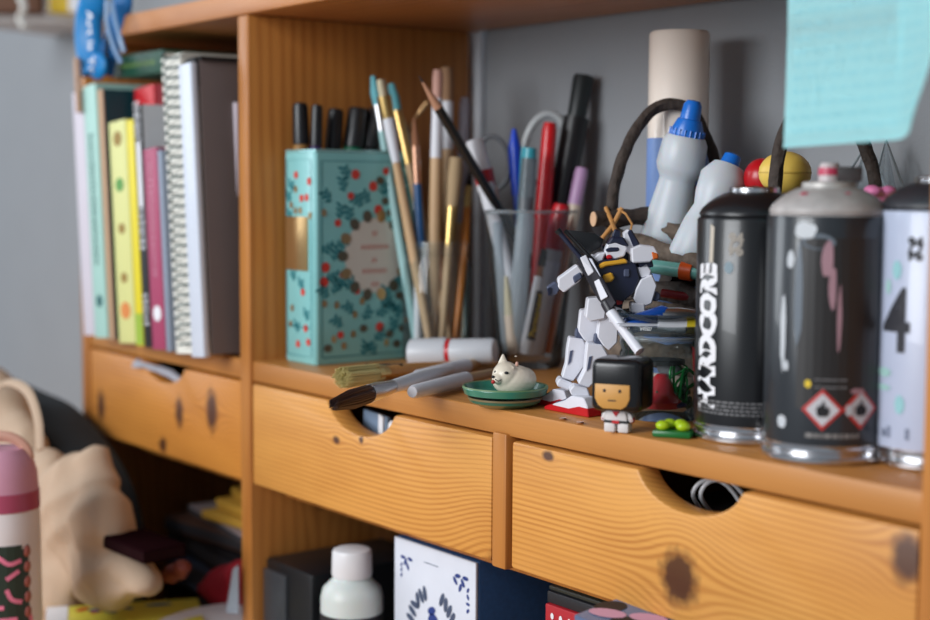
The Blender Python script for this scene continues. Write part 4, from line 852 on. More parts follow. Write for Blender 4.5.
obj('shell', blob([((0, 0, 0), (.0172, .0145, .0142))]), mat('egg_yellow', S(232, 196, 92), .4), t)
obj('seam', xf(lathe([(-.0003, .0150), (.0004, .0151), (.0008, .0149)], 40, sx=1.14), Matrix.Identity(4)), mat('egg_seam', S(205, 170, 75), .5), t)
c = aty(762, 178, .170); t = obj('red_ball', blob([((0, 0, 0), (.0125, .0125, .0135))]), red); tag(t, 'small red ball left of the yellow egg', 'ball', loc=c)
# clutter under them so they rest on something: crumpled fabric in the basket
b = blob([((-.06+.03*i, R.uniform(-.02, .02), .055+R.uniform(-.01, .01)), (.028, .022, .034)) for i in range(6)], sub=3)
t = obj('cloth_bundle', remeshed(b, .004, 6), mat('dark_cloth', S(60, 62, 70), .9)); tag(t, 'dark cloth bundle filling the bottom of the branch basket', 'cloth', loc=(.455, .163, .012))
# clear plastic pyramid bags at the right
pl = glass('thin_plastic', (.93, .95, .96, 1), haze=.25, hazecol=S(190, 200, 205), rough=.25)
for lab, pts_ in (('clear pointed plastic bag beside the right twig handle', [(838, 190), (866, 145), (888, 190)]), ('narrow clear pointed plastic bag nearest the right panel', [(872, 190), (886, 140), (904, 190)])):
    A_, B_, C_ = [aty(p[0], p[1], .222) for p in pts_]; mid = (A_+C_)/2; mid.z = .10
    bm = bmesh.new(); wv = C_-A_
    vs_ = [bm.verts.new(q) for q in (Vector((A_.x, .212, .10))-mid, Vector((C_.x, .212, .10))-mid, Vector((C_.x, .232, .10))-mid, Vector((A_.x, .232, .10))-mid)]
    tp = bm.verts.new(Vector((B_.x, .222, B_.z))-mid)
    for i in range(4): bm.faces.new((vs_[i], vs_[(i+1) % 4], tp))
    bm.faces.new(vs_[::-1])
    tt = thing('plastic_bag', lab, 'bag', mid, group='clear bags at the right'); obj('film', bm, pl, tt, smooth=False)
    obj('seam', tube([(A_-mid).lerp(Vector((B_.x, .222, B_.z))-mid, 0) , Vector((B_.x, .222, B_.z))-mid, C_-mid], .0012, 6), mat('seam_grey', S(150, 158, 162), .4), tt)
# pink and green modelling clay flower
c = aty(876, 196, .105); b = blob([((R.uniform(-.007, .007), R.uniform(-.006, .006), R.uniform(-.003, .004)), (.0050, .005, .0032)) for _ in range(9)], sub=2)
t = obj('pink_clay', remeshed(b, .0012, 2), mat('pink_clay', S(215, 120, 165), .6)); tag(t, 'lump of pink clay on the pale green block behind the cans', 'clay', loc=c)
c2 = aty(889, 200, .115); t = obj('green_clay', remeshed(blob([((0, 0, -.01), (.020, .016, .012)), ((.012, 0, -.004), (.014, .012, .010)), ((0, 0, -.05), (.02, .016, .05))], sub=3), .002, 3), mat('pale_green_clay', S(178, 190, 110), .6)); tag(t, 'pale green clay block behind the right spray cans', 'clay', loc=c2)

# ---------------------------------------------------------------- paper roll
pr = atd(678, 120, 1.09); rc = aty(678, 130, .185); rd_ = (rc-CAM).dot(FW); RR_ = 30.3*rd_/FPX; ztop = atd(678, 33, rd_).z
t = thing('paper_roll', 'tall cream paper roll with blue lower wrapper against the wall', 'roll', (rc.x, rc.y, .0003))
cr = mat('cream_film', S(240, 228, 216), .28, coat=.5, nscale=30, namt=.04)
obj('roll', lathe([(0, .006), (0, RR_-.001), (.001, RR_), (ztop-.002, RR_), (ztop, RR_-.0015), (ztop-.001, RR_*.4), (ztop-.01, RR_*.35), (.0, .006)], 56), cr, t)
zb = atd(678, 139, rd_).z
obj('blue_wrapper', lathe([(.01, RR_+.0004), (zb, RR_+.0004), (zb, RR_)], 56), mat('blue_wrap', S(120, 150, 205), .35, nscale=40, namt=.12), t)
a0 = math.atan2(-FH.y, -FH.x)
bm = bmesh.new()
for i in range(9): flatpoly([[(-.006, -.035+i*.008), (.006*R.uniform(.3, 1), -.035+i*.008), (.006*R.uniform(.3, 1), -.031+i*.008), (-.006, -.031+i*.008)]], bm=bm, div=1)
obj('wrapper_print', wrap(bm, RR_+.0008, a0-.35, zb-.045), mat('pale_blue_print', S(165, 190, 225), .4), t)

# ---------------------------------------------------------------- spray cans
CR = .0325
def can(label, cx, cy, zs, body, dome, top='ring', ztop=None):
    t = thing('spray_can', label, 'spray can', (cx, cy, .0003), group=None)
    alu = mat('can_metal', (.60, .60, .62, 1), .22, 1)
    obj('base_rim', lathe([(0.002, 0), (0, CR-.004), (0, CR-.001), (.0015, CR+.0004), (.0035, CR+.0004), (.0045, CR-.0008), (.0060, CR-.0010), (.0072, CR+.0002), (.0086, CR+.0002), (.0095, CR-.0006), (.011, CR-.0004)], 64), alu, t)
    obj('body', lathe([(.0105, CR-.0002), (.012, CR), (zs-.001, CR), (zs, CR-.0006)], 64), body, t)
    obj('shoulder', lathe([(zs-.0005, CR-.0008), (zs+.0008, CR-.0018), (zs+.0018, CR-.0010), (zs+.0030, CR-.0012), (zs+.0055, CR-.0026), (zs+.0085, CR-.0058), (zs+.0115, CR-.0100), (zs+.0138, CR-.0145), (zs+.0150, CR-.0185)], 64), dome, t)
    obj('valve_cup', lathe([(zs+.0145, CR-.0180), (zs+.0172, CR-.0180), (zs+.0180, CR-.0192), (zs+.0172, CR-.0205), (zs+.0150, CR-.0215), (zs+.0150, .004), (zs+.018, .0035), (zs+.0185, 0)], 48), alu if top != 'paint' else mat('painted_cup', S(190, 185, 180), .4, .3), t)
    return t, zs
def facing(cx, cy): return math.atan2(CAM.y-cy, CAM.x-cx)
def canpos(pxc, pyb):
    p = at(pxc, pyb, 0); v = Vector((p.x-CAM.x, p.y-CAM.y, 0)).normalized(); c = p+v*CR; return c
def zfor(c, px, py): d = (c-CAM).dot(FW); return atd(px, py, d).z
# can 1: black with graffiti lettering
c1 = canpos(749, 447); z1 = .1285
cb1 = mat('can_black', S(17, 18, 21), .3, coat=.2)
t, zs = can('black spray can with white graffiti word HARDCORE down its left side', c1.x, c1.y, z1, cb1, mat('can_black_dome', S(24, 24, 27), .3))
f1 = facing(c1.x, c1.y)
bm = textmesh('HARDCORE', .0225, .0014, lambda x, y: (-y*.85, x*.725, 0), spacing=.92)
for v in bm.verts: v.co.x += .0012*noise.noise(Vector((v.co.x*300, v.co.y*150, 1))); v.co.y += .0018*noise.noise(Vector((v.co.x*200, v.co.y*200, 7)))
bmesh.ops.triangulate(bm, faces=bm.faces[:])
obj('graffiti_word', wrap(bm, CR+.0003, f1-.86, .0605), ink_w, t, 'white HARDCORE lettering')
obj('bar_mark', wrap(flatpoly([[(-.0015, 0), (.0015, 0), (.0022, .020), (-.0008, .022)]], div=1), CR+.0003, f1-.80, .1035), mat('beige_mark', S(190, 180, 165), .5), t)
bmz = textmesh('94', .0085, .0004); merge(bmz, xf(textmesh('94', .0085, .0004), Matrix.Rotation(pi, 4, 'Z') @ Matrix.Translation((0, .0056, 0)))); bmesh.ops.triangulate(bmz, faces=bmz.faces[:])
obj('number_mark', wrap(bmz, CR+.0003, f1-.30, .117), mat('grey_mark', S(150, 142, 132), .5), t, 'small grey emblem of stacked figures')
def smallprint(par, f0, z0, rows, wdt, m, h_=.0011, gap=.0022):
    b = bmesh.new()
    for r_ in range(rows):
        x = -wdt/2
        while x < wdt/2:
            l = R.uniform(.0012, .004); flatpoly([[(x, r_*gap), (x+l, r_*gap), (x+l, r_*gap+h_), (x, r_*gap+h_)]], bm=b); x += l+.0008
    obj('small_print', wrap(b, CR+.0003, f0, z0), m, par)
smallprint(t, f1-.35, .017, 4, .05, mat('grey_print', S(110, 110, 112), .5))
obj('paint_spot', wrap(flatpoly([ell(0, 0, .0028, .0034)], div=1), CR+.0004, f1-.42, .101), mat('pale_spot', S(120, 140, 150), .5), t)
# can 2: black with paint drips and hazard diamonds
c2_ = canpos(822, 467); z2 = .1315
t, zs = can('paint stained black spray can with hazard diamonds and pale dome', c2_.x, c2_.y, z2, mat('can_stained', S(38, 42, 47), .30, nscale=45, namt=.45, coat=.3, stretch=(1, 1, .35)), mat('can_pale_dome', S(172, 166, 163), .4, nscale=90, namt=.45), 'paint')
f2 = facing(c2_.x, c2_.y)
darkp = mat('can_dark_label', S(38, 36, 36), .4, nscale=30, namt=.2)
obj('label_panel', wrap(flatpoly([[(x/10*.044-.022, .030), ((x+1)/10*.044-.022, .030), ((x+1)/10*.044-.022, .120), (x/10*.044-.022, .120)] for x in range(10)]), CR+.00015, f2+.22, 0), darkp, t)
def blotch(x, z, a, b_, m, nm='paint_stain', e=.0004, n=18):
    P = [(x+a*math.cos(q)*(1+.35*noise.noise(Vector((math.cos(q)*1.5, math.sin(q)*1.5, x*400)))), z+b_*math.sin(q)*(1+.35*noise.noise(Vector((math.cos(q)*1.5, math.sin(q)*1.5, z*400+5))))) for q in [2*pi*i/n for i in range(n)]]
    obj(nm, wrap(flatpoly([P]), CR+e, f2, 0), m, t)
pw = mat('white_stain', S(190, 195, 200), .4); pk = mat('pink_stain', S(165, 130, 140), .4); ps = mat('grey_stain', S(95, 105, 115), .35)
blotch(-.012, .124, .006, .0045, pw); blotch(-.004, .118, .009, .004, ps); blotch(-.020, .108, .0022, .005, pw)
blotch(.0005, .108, .0032, .010, pk); blotch(.003, .095, .0020, .012, pk); blotch(.007, .078, .0012, .016, pk); blotch(-.015, .088, .0025, .026, ps); blotch(-.024, .070, .0018, .020, pw); blotch(-.0215, .052, .0016, .0030, pw); blotch(-.0235, .022, .0030, .0035, pw)
def diamond(x, z):
    s1, s2 = .0112, .0088
    b = bmesh.new()
    o_ = [(0, -s1), (s1, 0), (0, s1), (-s1, 0)]; i_ = [(0, -s2), (s2, 0), (0, s2), (-s2, 0)]
    for j in range(4): flatpoly([[o_[j], o_[(j+1) % 4], i_[(j+1) % 4], i_[j]]], bm=b)
    for v in b.verts: v.co.x += x; v.co.y += z
    dm = obj('hazard_diamond', wrap(b, CR+.0006, f2, 0), mat('hazard_red', S(185, 50, 48), .4), t)
    b = flatpoly([i_], div=1)
    for v in b.verts: v.co.x += x; v.co.y += z
    obj('white_field', wrap(b, CR+.0005, f2, 0), mat('hazard_white', S(200, 200, 205), .4), dm)
    fl_ = [(-.0025, -.0035), (.0025, -.0035), (.0036, -.001), (.0026, .0020), (.0016, .0008), (.0004, .0052), (-.0012, .0016), (-.0022, .0026), (-.0034, -.0005)]
    b = flatpoly([[(q[0]+x, q[1]+z) for q in fl_]]); obj('flame_symbol', wrap(b, CR+.0008, f2, 0), ink_k, dm)
diamond(-.0005, .0300); diamond(.0205, .0305)
blotch(.0135, .030, .0022, .0030, pw, e=.0009); blotch(.018, .040, .004, .0016, pk, e=.0009)
obj('yellow_mark', wrap(flatpoly([ell(-.0085, .0435, .0018, .0022)]), CR+.0005, f2, 0), MATS['yellow_ink'], t)
b = bmesh.new()
for r_ in range(2): flatpoly([[(-.005, .0455-.004*r_), (.012, .0455-.004*r_), (.012, .0463-.004*r_), (-.005, .0463-.004*r_)]], bm=b, div=1)
obj('printed_lines', wrap(b, CR+.0004, f2, 0), MATS['grey_print'], t)
smallprint(t, f2+.15, .0150, 1, .028, mat('pale_print', S(130, 128, 126), .5), .0024)
zt2 = z2+.018
pc_ = obj('nozzle', lathe([(zt2-.001, 0), (zt2-.001, .0060), (zt2+.008, .0056), (zt2+.010, .0045), (zt2+.010, 0)], 24, c=(0, 0, 0)), mat('nozzle_white', S(200, 185, 185), .4), t)
obj('nozzle_stain', lathe([(zt2+.0035, .0061), (zt2+.0060, .0060), (zt2+.0075, .0057)], 24), mat('rose_stain', S(195, 60, 90), .4), pc_)
obj('nozzle_wing', xf(box((0, 0, 0), (.014, .009, .008), .001), Matrix.Translation((.010*math.cos(f2+1.6), .010*math.sin(f2+1.6), zt2+.004)) @ Matrix.Rotation(f2+1.6, 4, 'Z')), mat('nozzle_dark', S(70, 62, 62), .5), pc_)
for (aa, rr2) in ((-.6, .0045), (.5, .003)): obj('red_fleck', blob([(((CR-.012)*math.cos(f2+aa), (CR-.012)*math.sin(f2+aa), z2+.0115), (rr2*.6, rr2, .001))], sub=2), MATS['rose_stain'], t)
# can 3: pale lilac white with number 4
c3 = Vector((.6150, .0, 0))
def leftpx(y):
    dx, dy = c3.x-CAM.x, y-CAM.y; D_ = math.hypot(dx, dy); a = math.atan2(dy, dx)+math.asin(CR/D_); d = Vector((math.cos(a), math.sin(a), -.08)); return 465+FPX*d.dot(RT)/d.dot(FW)
lo, hi = .0, .2
for _ in range(40):
    m_ = (lo+hi)/2
    if leftpx(m_) < 876: lo = m_
    else: hi = m_
c3.y = max(lo, .034)
0 and print('cans', c1, c2_, c3, (c1-c2_).length, (c2_-c3).length, leftpx(c3.y))
lil = mat('can_lilac', S(186, 194, 216), .35, coat=.3, nscale=25, namt=.06)
t, zs = can('pale lilac white spray can with black number 4 by the right panel', c3.x, c3.y, .1345, lil, mat('can_charcoal_dome', S(50, 50, 56), .4), 'ring')
f3 = facing(c3.x, c3.y)
bm = textmesh('4', .047, .0007, lambda x, y: (x*.80, y, 0)); bmesh.ops.triangulate(bm, faces=bm.faces[:]); bmesh.ops.subdivide_edges(bm, edges=[e for e in bm.edges if e.calc_length() > .004], cuts=3)
FA = f3-.72
obj('number_4', wrap(bm, CR+.0004, FA, .076), mat('soft_black_ink', S(45, 45, 52), .5), t, 'large black number 4')
bmz = textmesh('94', .008, .0004); merge(bmz, xf(textmesh('94', .008, .0004), Matrix.Rotation(pi, 4, 'Z') @ Matrix.Translation((0, .0054, 0)))); bmesh.ops.triangulate(bmz, faces=bmz.faces[:])
obj('emblem', wrap(bmz, CR+.0004, FA+.32, .118), ink_k, t, 'small black emblem')
for x, z, a, b_, m in ((.0, .104, .0030, .0050, mat('aqua_stain', S(150, 200, 205), .4)), (-.008, .050, .006, .0025, mat('mint_stain', S(165, 205, 200), .4)), (-.009, .042, .007, .0016, MATS['mint_stain']), (.004, .034, .003, .005, MATS['aqua_stain']), (-.006, .095, .002, .004, MATS['mint_stain'])):
    obj('paint_stain', wrap(flatpoly([ell(x, z, a, b_)]), CR+.0004, FA, 0), m, t)
obj('foot_print', wrap(flatpoly([[(-.016, .016), (-.005, .016), (-.005, .020), (-.016, .020)], [(-.004, .016), (.010, .016), (.010, .022), (-.004, .022)]]), CR+.0004, FA, 0), mat('slate_print', S(120, 128, 150), .5), t)
zt3 = .1345+.018
obj('nozzle', lathe([(zt3-.001, 0), (zt3-.001, .0060), (zt3+.006, .0060), (zt3+.008, .005), (zt3+.008, 0)], 24), white_pl, t)
obj('nozzle_spout', lathe([(zt3+.007, .003), (zt3+.022, .0022), (zt3+.022, 0)], 16), mat('plum_plastic', S(90, 60, 80), .4), t)

# ---------------------------------------------------------------- sticky note on the front edge of the top board
na = aty(781, 148, -.006); nb = aty(908, 140, -.006); ztn = HZ+.004
t = thing('sticky_note', 'light cyan sticky note with faint handwriting hanging from the top board', 'note', (na.x, -.0035, ztn))
W_ = (nb.x-na.x)*1.24; Hn = ztn-na.z; bm = bmesh.new(); nx, nz_ = 20, 30; g = []
for j in range(nz_+1):
    row = []
    for i in range(nx+1):
        u_, v_ = i/nx, j/nz_
        x = W_*u_; y = -.0006-.004*v_*v_ + .004*v_ ; z = -Hn*v_
        cu = max(0, u_-.72)/.28*max(0, v_-.15)/.85
        y -= .012*cu**1.6; x -= .010*cu**1.5*v_; z += .004*u_*v_+.009*cu**2
        row.append(Vector((x, y, z)))
    g.append(row)
vv = [[bm.verts.new(p) for p in r_] for r_ in g]
for j in range(nz_):
    for i in range(nx): bm.faces.new((vv[j][i], vv[j+1][i], vv[j+1][i+1], vv[j][i+1]))
bmesh.ops.solidify(bm, geom=bm.faces[:], thickness=.0002)
obj('sheet', bm, mat('cyan_paper', S(190, 240, 243), .8, nscale=30, namt=.03, sss=0), t)
bm = bmesh.new()
def np_(u_, v_):
    i = min(nx-1, int(u_*nx)); j = min(nz_-1, int(v_*nz_)); fu, fv = u_*nx-i, v_*nz_-j
    return g[j][i].lerp(g[j][i+1], fu).lerp(g[j+1][i].lerp(g[j+1][i+1], fu), fv)+Vector((0, -.0005, 0))
for r_ in range(17):
    u_ = .05; v0 = .05+r_*.055
    while u_ < .88:
        l = R.uniform(.03, .12); P = [np_(min(.93, u_+l*q/6), v0+.010*math.sin(q*2.4+r_)+.003*R.random()) for q in range(7)]
        Lq = [(bm.verts.new(p+Vector((0, 0, .00035))), bm.verts.new(p-Vector((0, 0, .00035)))) for p in P]
        for a, b in zip(Lq, Lq[1:]): bm.faces.new((a[0], a[1], b[1], b[0]))
        u_ += l+.02
obj('handwriting', bm, mat('faint_teal_ink', S(150, 222, 232), .8), t)

# ---------------------------------------------------------------- coins
for i, (px, py) in enumerate([(563, 420), (580, 424)]):
    c = at(px, py); t = obj('copper_bead', lathe([(0, 0), (0, .0022), (.0006, .0026), (.0012, .0022), (.0014, 0)], 20), mat('bright_copper', (.7, .4, .25, 1), .3, 1)); tag(t, ['tiny copper disc on the shelf left of the block figure', 'tiny copper disc nearest the block figure'][i], 'disc', 'copper discs on the shelf', loc=(c.x, c.y, .0003))

# ---------------------------------------------------------------- things inside drawers
zf = -TK-DH+.012
p = aty(371, 420, .03); t = obj('folded_leaflet', prism([(-.018, 0), (.012, 0), (.016, .060), (-.012, .064)], 0, .003, .0005), mat('leaflet_blue', S(120, 140, 165), .5)); tag(t, 'blue grey leaflet showing in the middle drawer notch', 'leaflet', loc=(p.x+.002, .032, zf), rz=.2)
p = aty(382, 425, .028); t = obj('white_tag', prism([(-.003, 0), (.003, 0), (.0035, .062), (-.002, .064)], 0, .002, .0005), ink_w); tag(t, 'narrow white tag sticking up in the middle drawer notch', 'tag', loc=(p.x, .026, zf), rz=.1)
p = aty(392, 428, .012); t = obj('glue_cap', blob([((0, 0, 0), (.0034, .003, .0058))]), white_pl); tag(t, 'small white cap poking above the middle drawer front', 'cap', loc=(aty(391, 428, .0225).x, .0235, aty(391, 428, .0225).z))
# left drawer crumpled paper
a = aty(134, 361, -.003); b = aty(178, 372, .0)
bm = tube(smoothpath([(0, 0, 0), (.03, .004, -.002), (.06, .008, -.006), (.085, .010, -.013), (.10, .022, -.024)], 5), [.006, .004, .003, .003, .003, .003]+[.0035]*15, 10, rough=.4, flat=.5)
t = obj('crumpled_paper', bm, mat('crumpled_white', S(165, 166, 176), .7)); tag(t, 'crumpled white paper poking out of the left drawer notch', 'paper', loc=(a.x, -.001, a.z-.002))
# right drawer cable
zc_ = -TK-.045
for i, (o_, r_) in enumerate([(0, .0013), (.006, .0013)]):
    c = aty(712+i*8, 496, .045); path = smoothpath([(c.x-.03, .10, zf+.01), (c.x-.012, .05, c.z-.012), (c.x-.006, .035, c.z+.002), (c.x, .04, c.z+.010), (c.x+.012, .05, c.z+.004), (c.x+.02, .08, zf+.01)], 6)
    b0 = Vector((c.x, .05, zf)); t = obj('white_cable', tube([q-b0 for q in path], r_, 8), white_pl); tag(t, ['white cable loop in the right drawer notch, the left one', 'white cable loop in the right drawer notch, the right one'][i], 'cable', 'white cables in the right drawer', loc=b0)
p = aty(665, 480, .05); t = obj('grey_case', box((0, 0, .02), (.05, .05, .04), .006), mat('charcoal_case', S(60, 62, 66), .5)); tag(t, 'charcoal case lying inside the right drawer', 'case', loc=(p.x+.01, .09, zf))
t = obj('black_pouch', box((0, 0, .018), (.07, .06, .036), .01), mat('pouch_black', S(22, 22, 25), .6)); tag(t, 'black pouch lying inside the right drawer behind the cable', 'pouch', loc=(p.x+.085, .10, zf))

# ---------------------------------------------------------------- lower right compartment
ZF = ZD+.0005
p = aty(352, 548, .055); Zb = (p-CAM).dot(FW); rB = 31.5*Zb/FPX
p = aty(352, 548, .012); Zb = (p-CAM).dot(FW); rB = 31.5*Zb/FPX
t = thing('white_bottle', 'frosted white bottle with ribbed screw cap below the drawers', 'bottle', (p.x, .012, ZF))
zt_ = p.z-ZF; capb = atd(352, 575, Zb).z-ZF; shl = atd(352, 592, Zb).z-ZF
obj('body', lathe([(0, 0), (0, rB-.002), (.002, rB), (shl-.004, rB), (shl+.003, rB*.93), (capb-.004, rB*.68), (capb-.002, rB*.60), (capb, rB*.58), (capb, 0)], 44), mat('milky_plastic', S(205, 212, 208), .4, sss=.2), t)
obj('cap', lathe([(capb-.001, 0), (capb-.001, rB*.62), (capb+.001, rB*.65), (zt_-.003, rB*.63), (zt_-.001, rB*.60), (zt_, rB*.5), (zt_, 0)], 44), white_pl, t)
lz = atd(352, 612, Zb).z-ZF
obj('label', lathe([(.01, rB+.0003), (lz, rB+.0003), (lz, rB)], 44), ink_k, t, 'black wrap label')
bm = flatpoly([[(-.014, -.003), (-.006, -.003), (-.006, .003), (-.014, .003)], [(-.003, -.003), (.004, -.003), (.004, .002), (-.003, .002)], [(.007, -.003), (.016, -.003), (.016, .003), (.007, .003)]]); obj('label_print', wrap(bm, rB+.0006, math.atan2(-FH.y, -FH.x)-.3, lz-.008), ink_w, t)
t = thing('speaker_box', 'black box with a glossy dark grille beside the white bottle', 'speaker', (0, 0, ZF))
pa = aty(258, 560, .05); pb = aty(330, 548, .13)
zs_ = aty(262, 557, .008).z-ZF
obj('cabinet', box((.0440, .071, zs_/2), (.074, .12, zs_), .004), mat('box_black', S(22, 23, 26), .4), t)
obj('grille', box((.026, .010, zs_*.5), (.036, .004, zs_*.86), .002), mat('grille_grey', S(58, 60, 64), .3, nscale=300, namt=.3), t)
# blue box with white illustrated front
pA = aty(396, 534, .030); pB = aty(478, 563, .030); Wb = pB.x-pA.x; zt_ = pA.z-ZF-.001
t = thing('blue_box', 'navy box with a white illustrated front standing under the middle drawer', 'box', (pA.x, .030, ZF))
Db = .135
obj('case', box((Wb/2, Db/2+.001, zt_/2), (Wb, Db, zt_), .001), mat('navy_cloth', S(32, 68, 112), .7, nscale=300, namt=.3), t)
obj('front_card', box((Wb/2, -.0006, zt_/2), (Wb-.001, .0022, zt_-.001), .0004), mat('cold_white_card', S(214, 220, 232), .5), t)
bl = mat('blue_illustration', S(35, 60, 130), .5)
def frontp(polys, m, nm, e=.0020):
    b = flatpoly(polys)
    for v in b.verts: v.co = Vector((v.co.x, -e, v.co.y))
    obj(nm, b, m, t)
cx, cz_ = Wb/2, zt_-.085
frontp([ell(.012+i*.003, zt_-.014-.003*(i % 3), .0032, .0014, i) for i in range(4)]+[ell(.010, zt_-.020-.004*i, .0018, .0010, 1.2) for i in range(3)]+[ell(Wb-.012-i*.003, zt_-.014-.004*(i % 3), .0035, .0016, -i) for i in range(5)]+[ell(Wb-.009, zt_-.022-.005*i, .0022, .0012, 1.0+i) for i in range(4)], bl, 'corner_flourish')
wr = []
for i in range(34):
    a = .35+i*(2*pi-.7)/33+pi/2-.0; rr0 = .036; wr.append(ell(cx+rr0*math.cos(a)*.85, cz_+.012+rr0*math.sin(a)*1.1, .0058, .0024, a+R.uniform(-.6, .6)))
frontp(wr, mat('slate_illustration', S(70, 84, 110), .5), 'wreath')
frontp([ell(cx, cz_+.030, .0065, .0065), ell(cx-.002, cz_+.038, .005, .003, .4)], bl, 'figure_head'); frontp([ell(cx-.003, cz_+.028, .003, .002), ell(cx-.012, cz_+.004, .004, .006, .3), ell(cx+.004, cz_+.000, .006, .008), ell(cx-.006, cz_-.008, .007, .010)], mat('scarlet_illustration', S(200, 50, 45), .5), 'figure_robe', .0023)
frontp([ell(cx+.013, cz_+.010, .0045, .012, -.3), ell(cx-.017, cz_+.012, .003, .012, .2)], bl, 'figure_wing', .0021)
frontp([[(cx-.012, zt_-.012), (cx+.006, zt_-.012), (cx+.006, zt_-.0126), (cx-.012, zt_-.0126)]], MATS['slate_illustration'], 'title_line')
# stacked books right of it
sx = .340; zc2 = ZF
hts = [('thick cream book at the bottom of the stack under the right drawer', S(200, 190, 170), .040), ('dark green book second from the bottom under the right drawer', S(40, 70, 55), .032), ('red book with a row of white dots on its spine', S(175, 28, 40), .022), ('black book with small white label near the top of the stack', S(30, 32, 38), .0085), ('dark olive book on top of the stack under the right drawer', S(48, 50, 42), .0035)]
tz = ZF; target = aty(545, 590, .03).z
tot = sum(h_[2] for h_ in hts); off = (-TK-DH-.011-.006-ZF-tot)
for i, (lab, col, hh) in enumerate(hts):
    if i == 0: hh += max(0, off)
    b0 = Vector((sx+.08, .105, tz)); t = thing('book', lab, 'book', b0, group='stacked books under the right drawer', rz=0)
    obj('cover', box((0, 0, hh/2), (.155, .15-.003*i, hh-.0004), .001), mat('stack_book_%d' % i, col, .5), t); obj('pages', box((.002, .002, hh/2), (.1535, .130, hh-.005)), paper, t)
    if i == 2:
        b = flatpoly([ell(-.070+j*.0085, hh*.66, .0016, .0022) for j in range(17)])
        for v in b.verts: v.co = Vector((v.co.x, -.0727-.0001+.0006*0, v.co.y))
        for v in b.verts: v.co.y = -(.15-.003*i)/2-.0003
        obj('white_dots', b, ink_w, t)
    if i == 3: obj('label', box((-.018, -(.15-.003*i)/2-.0003, hh/2), (.010, .0006, .007)), mat('pale_label', S(190, 200, 215), .5), t)
    tz += hh
# glossy magazines leaning out of the stack
pm = aty(640, 612, -.0); t = thing('magazine', 'glossy grey blue magazine with pink picture under the right drawer', 'magazine', (aty(628, 622, -.012).x, -.012, aty(628, 622, -.012).z), group=None, q=Quaternion((0, 1, 0), .06) @ Quaternion((1, 0, 0), .12))
obj('cover', box((.075, .03, 0), (.20, .10, .006), .001), mat('mag_blue', S(84, 104, 138), .25), t)
b = flatpoly([ell(-.012+.022*j, -.005+.012*(j % 2), .012, .006, .4) for j in range(5)])
for v in b.verts: v.co.z = .0035
obj('picture', b, mat('mag_pink', S(200, 150, 180), .3), t)
b = flatpoly([ell(-.018+.022*j, .003-.01*(j % 2), .010, .008, 1) for j in range(5)])
for v in b.verts: v.co.z = .0033
obj('dark_picture', b, ink_k, t)
tz2 = aty(628, 622, -.012).z-.001
t = obj('storage_tin', box((0, 0, (tz2-.012-ZF)/2), (.16, .08, tz2-.012-ZF), .004), mat('dull_tin', S(60, 60, 64), .5)); tag(t, 'dark storage tin under the glossy magazine', 'tin', loc=(aty(628, 622, -.012).x+.06, -.035, ZF))

# ---------------------------------------------------------------- lower left compartment
def slab(nm, lab, cat, px, py, y, s, m, rz=0, group=None, tilt=0, pages=False):
    c = aty(px, py, y); t = thing(nm, lab, cat, (c.x, y, c.z-s[2]/2), group=group, q=Quaternion((0, 0, 1), rz) @ Quaternion((0, 1, 0), tilt))
    obj('cover', box((0, 0, s[2]/2), s, min(s)*.12), m, t)
    if pages: obj('pages', box((.001, -.001, s[2]/2), (s[0]-.001, s[1]-.001, s[2]*.6)), paper, t)
    return t, c
# pile base
t = obj('storage_crate', box((0, 0, .024), (.26, .17, .048), .004), mat('crate_dark', S(32, 24, 24), .7)); tag(t, 'dark low crate under the pile left of the divider', 'crate', loc=(-.165, .150, ZF))
LG = 'pile in the lower left compartment'
env = mat('envelope_yellow', S(196, 150, 50), .7)
zz = -.262+.02
items = [('box_file', 'dark blue grey case lowest in the left pile', S(70, 85, 108), .030, (.20, .12), .05), ('notebook', 'black notebook above the blue grey case', S(24, 22, 26), .022, (.22, .13), -.1), ('notebook', 'brown notebook in the middle of the left pile', S(90, 62, 50), .016, (.19, .12), .12), ('leaflet', 'pale grey leaflets in the left pile', S(150, 135, 135), .008, (.15, .12), -.15)]
zz = ZF+.0485
for nm, lab, col, hh, sz, rz in items:
    t = thing(nm, lab, nm.replace('_', ' '), (-.130, .10, zz), rz, group=LG); obj('cover', box((0, 0, hh/2), (sz[0], sz[1], hh-.0006), .0015), mat('pile_'+lab[:12].replace(' ', '_'), col, .5), t); obj('pages', box((0, -.0008, hh/2), (sz[0]-.002, sz[1], hh*.55)), mat('pile_side', S(60, 60, 66), .6), t); zz += hh
for i, lab in enumerate(['lowest yellow envelope of the three on the left pile', 'middle yellow envelope of the three on the left pile', 'top yellow envelope of the three on the left pile']):
    t = thing('envelope', lab, 'envelope', (-.085+.004*i, .09+.006*i, zz), .1-.16*i, group='yellow envelopes'); obj('sheet', box((0, 0, .004), (.14, .10, .0075), .001), env, t); obj('flap', prism([(-.07, .05), (.07, .05), (0, .0)], .0076, .0082, axis='z'), mat('envelope_flap', S(206, 162, 66), .7), t); zz += .0083
# dark slab jutting left, over the bag
c = aty(124, 546, -.10); t = thing('notebook', 'dark maroon notebook jutting out over the canvas bag', 'notebook', (c.x, -.085, c.z-.008), .05); obj('cover', box((.005, 0, .007), (.070, .038, .011), .001), mat('maroon_black', S(28, 11, 14), .9, spec=0), t); obj('pages', box((.0065, -.0012, .007), (.068, .0365, .007)), mat('dark_pages', S(34, 18, 20), .9, spec=0), t)
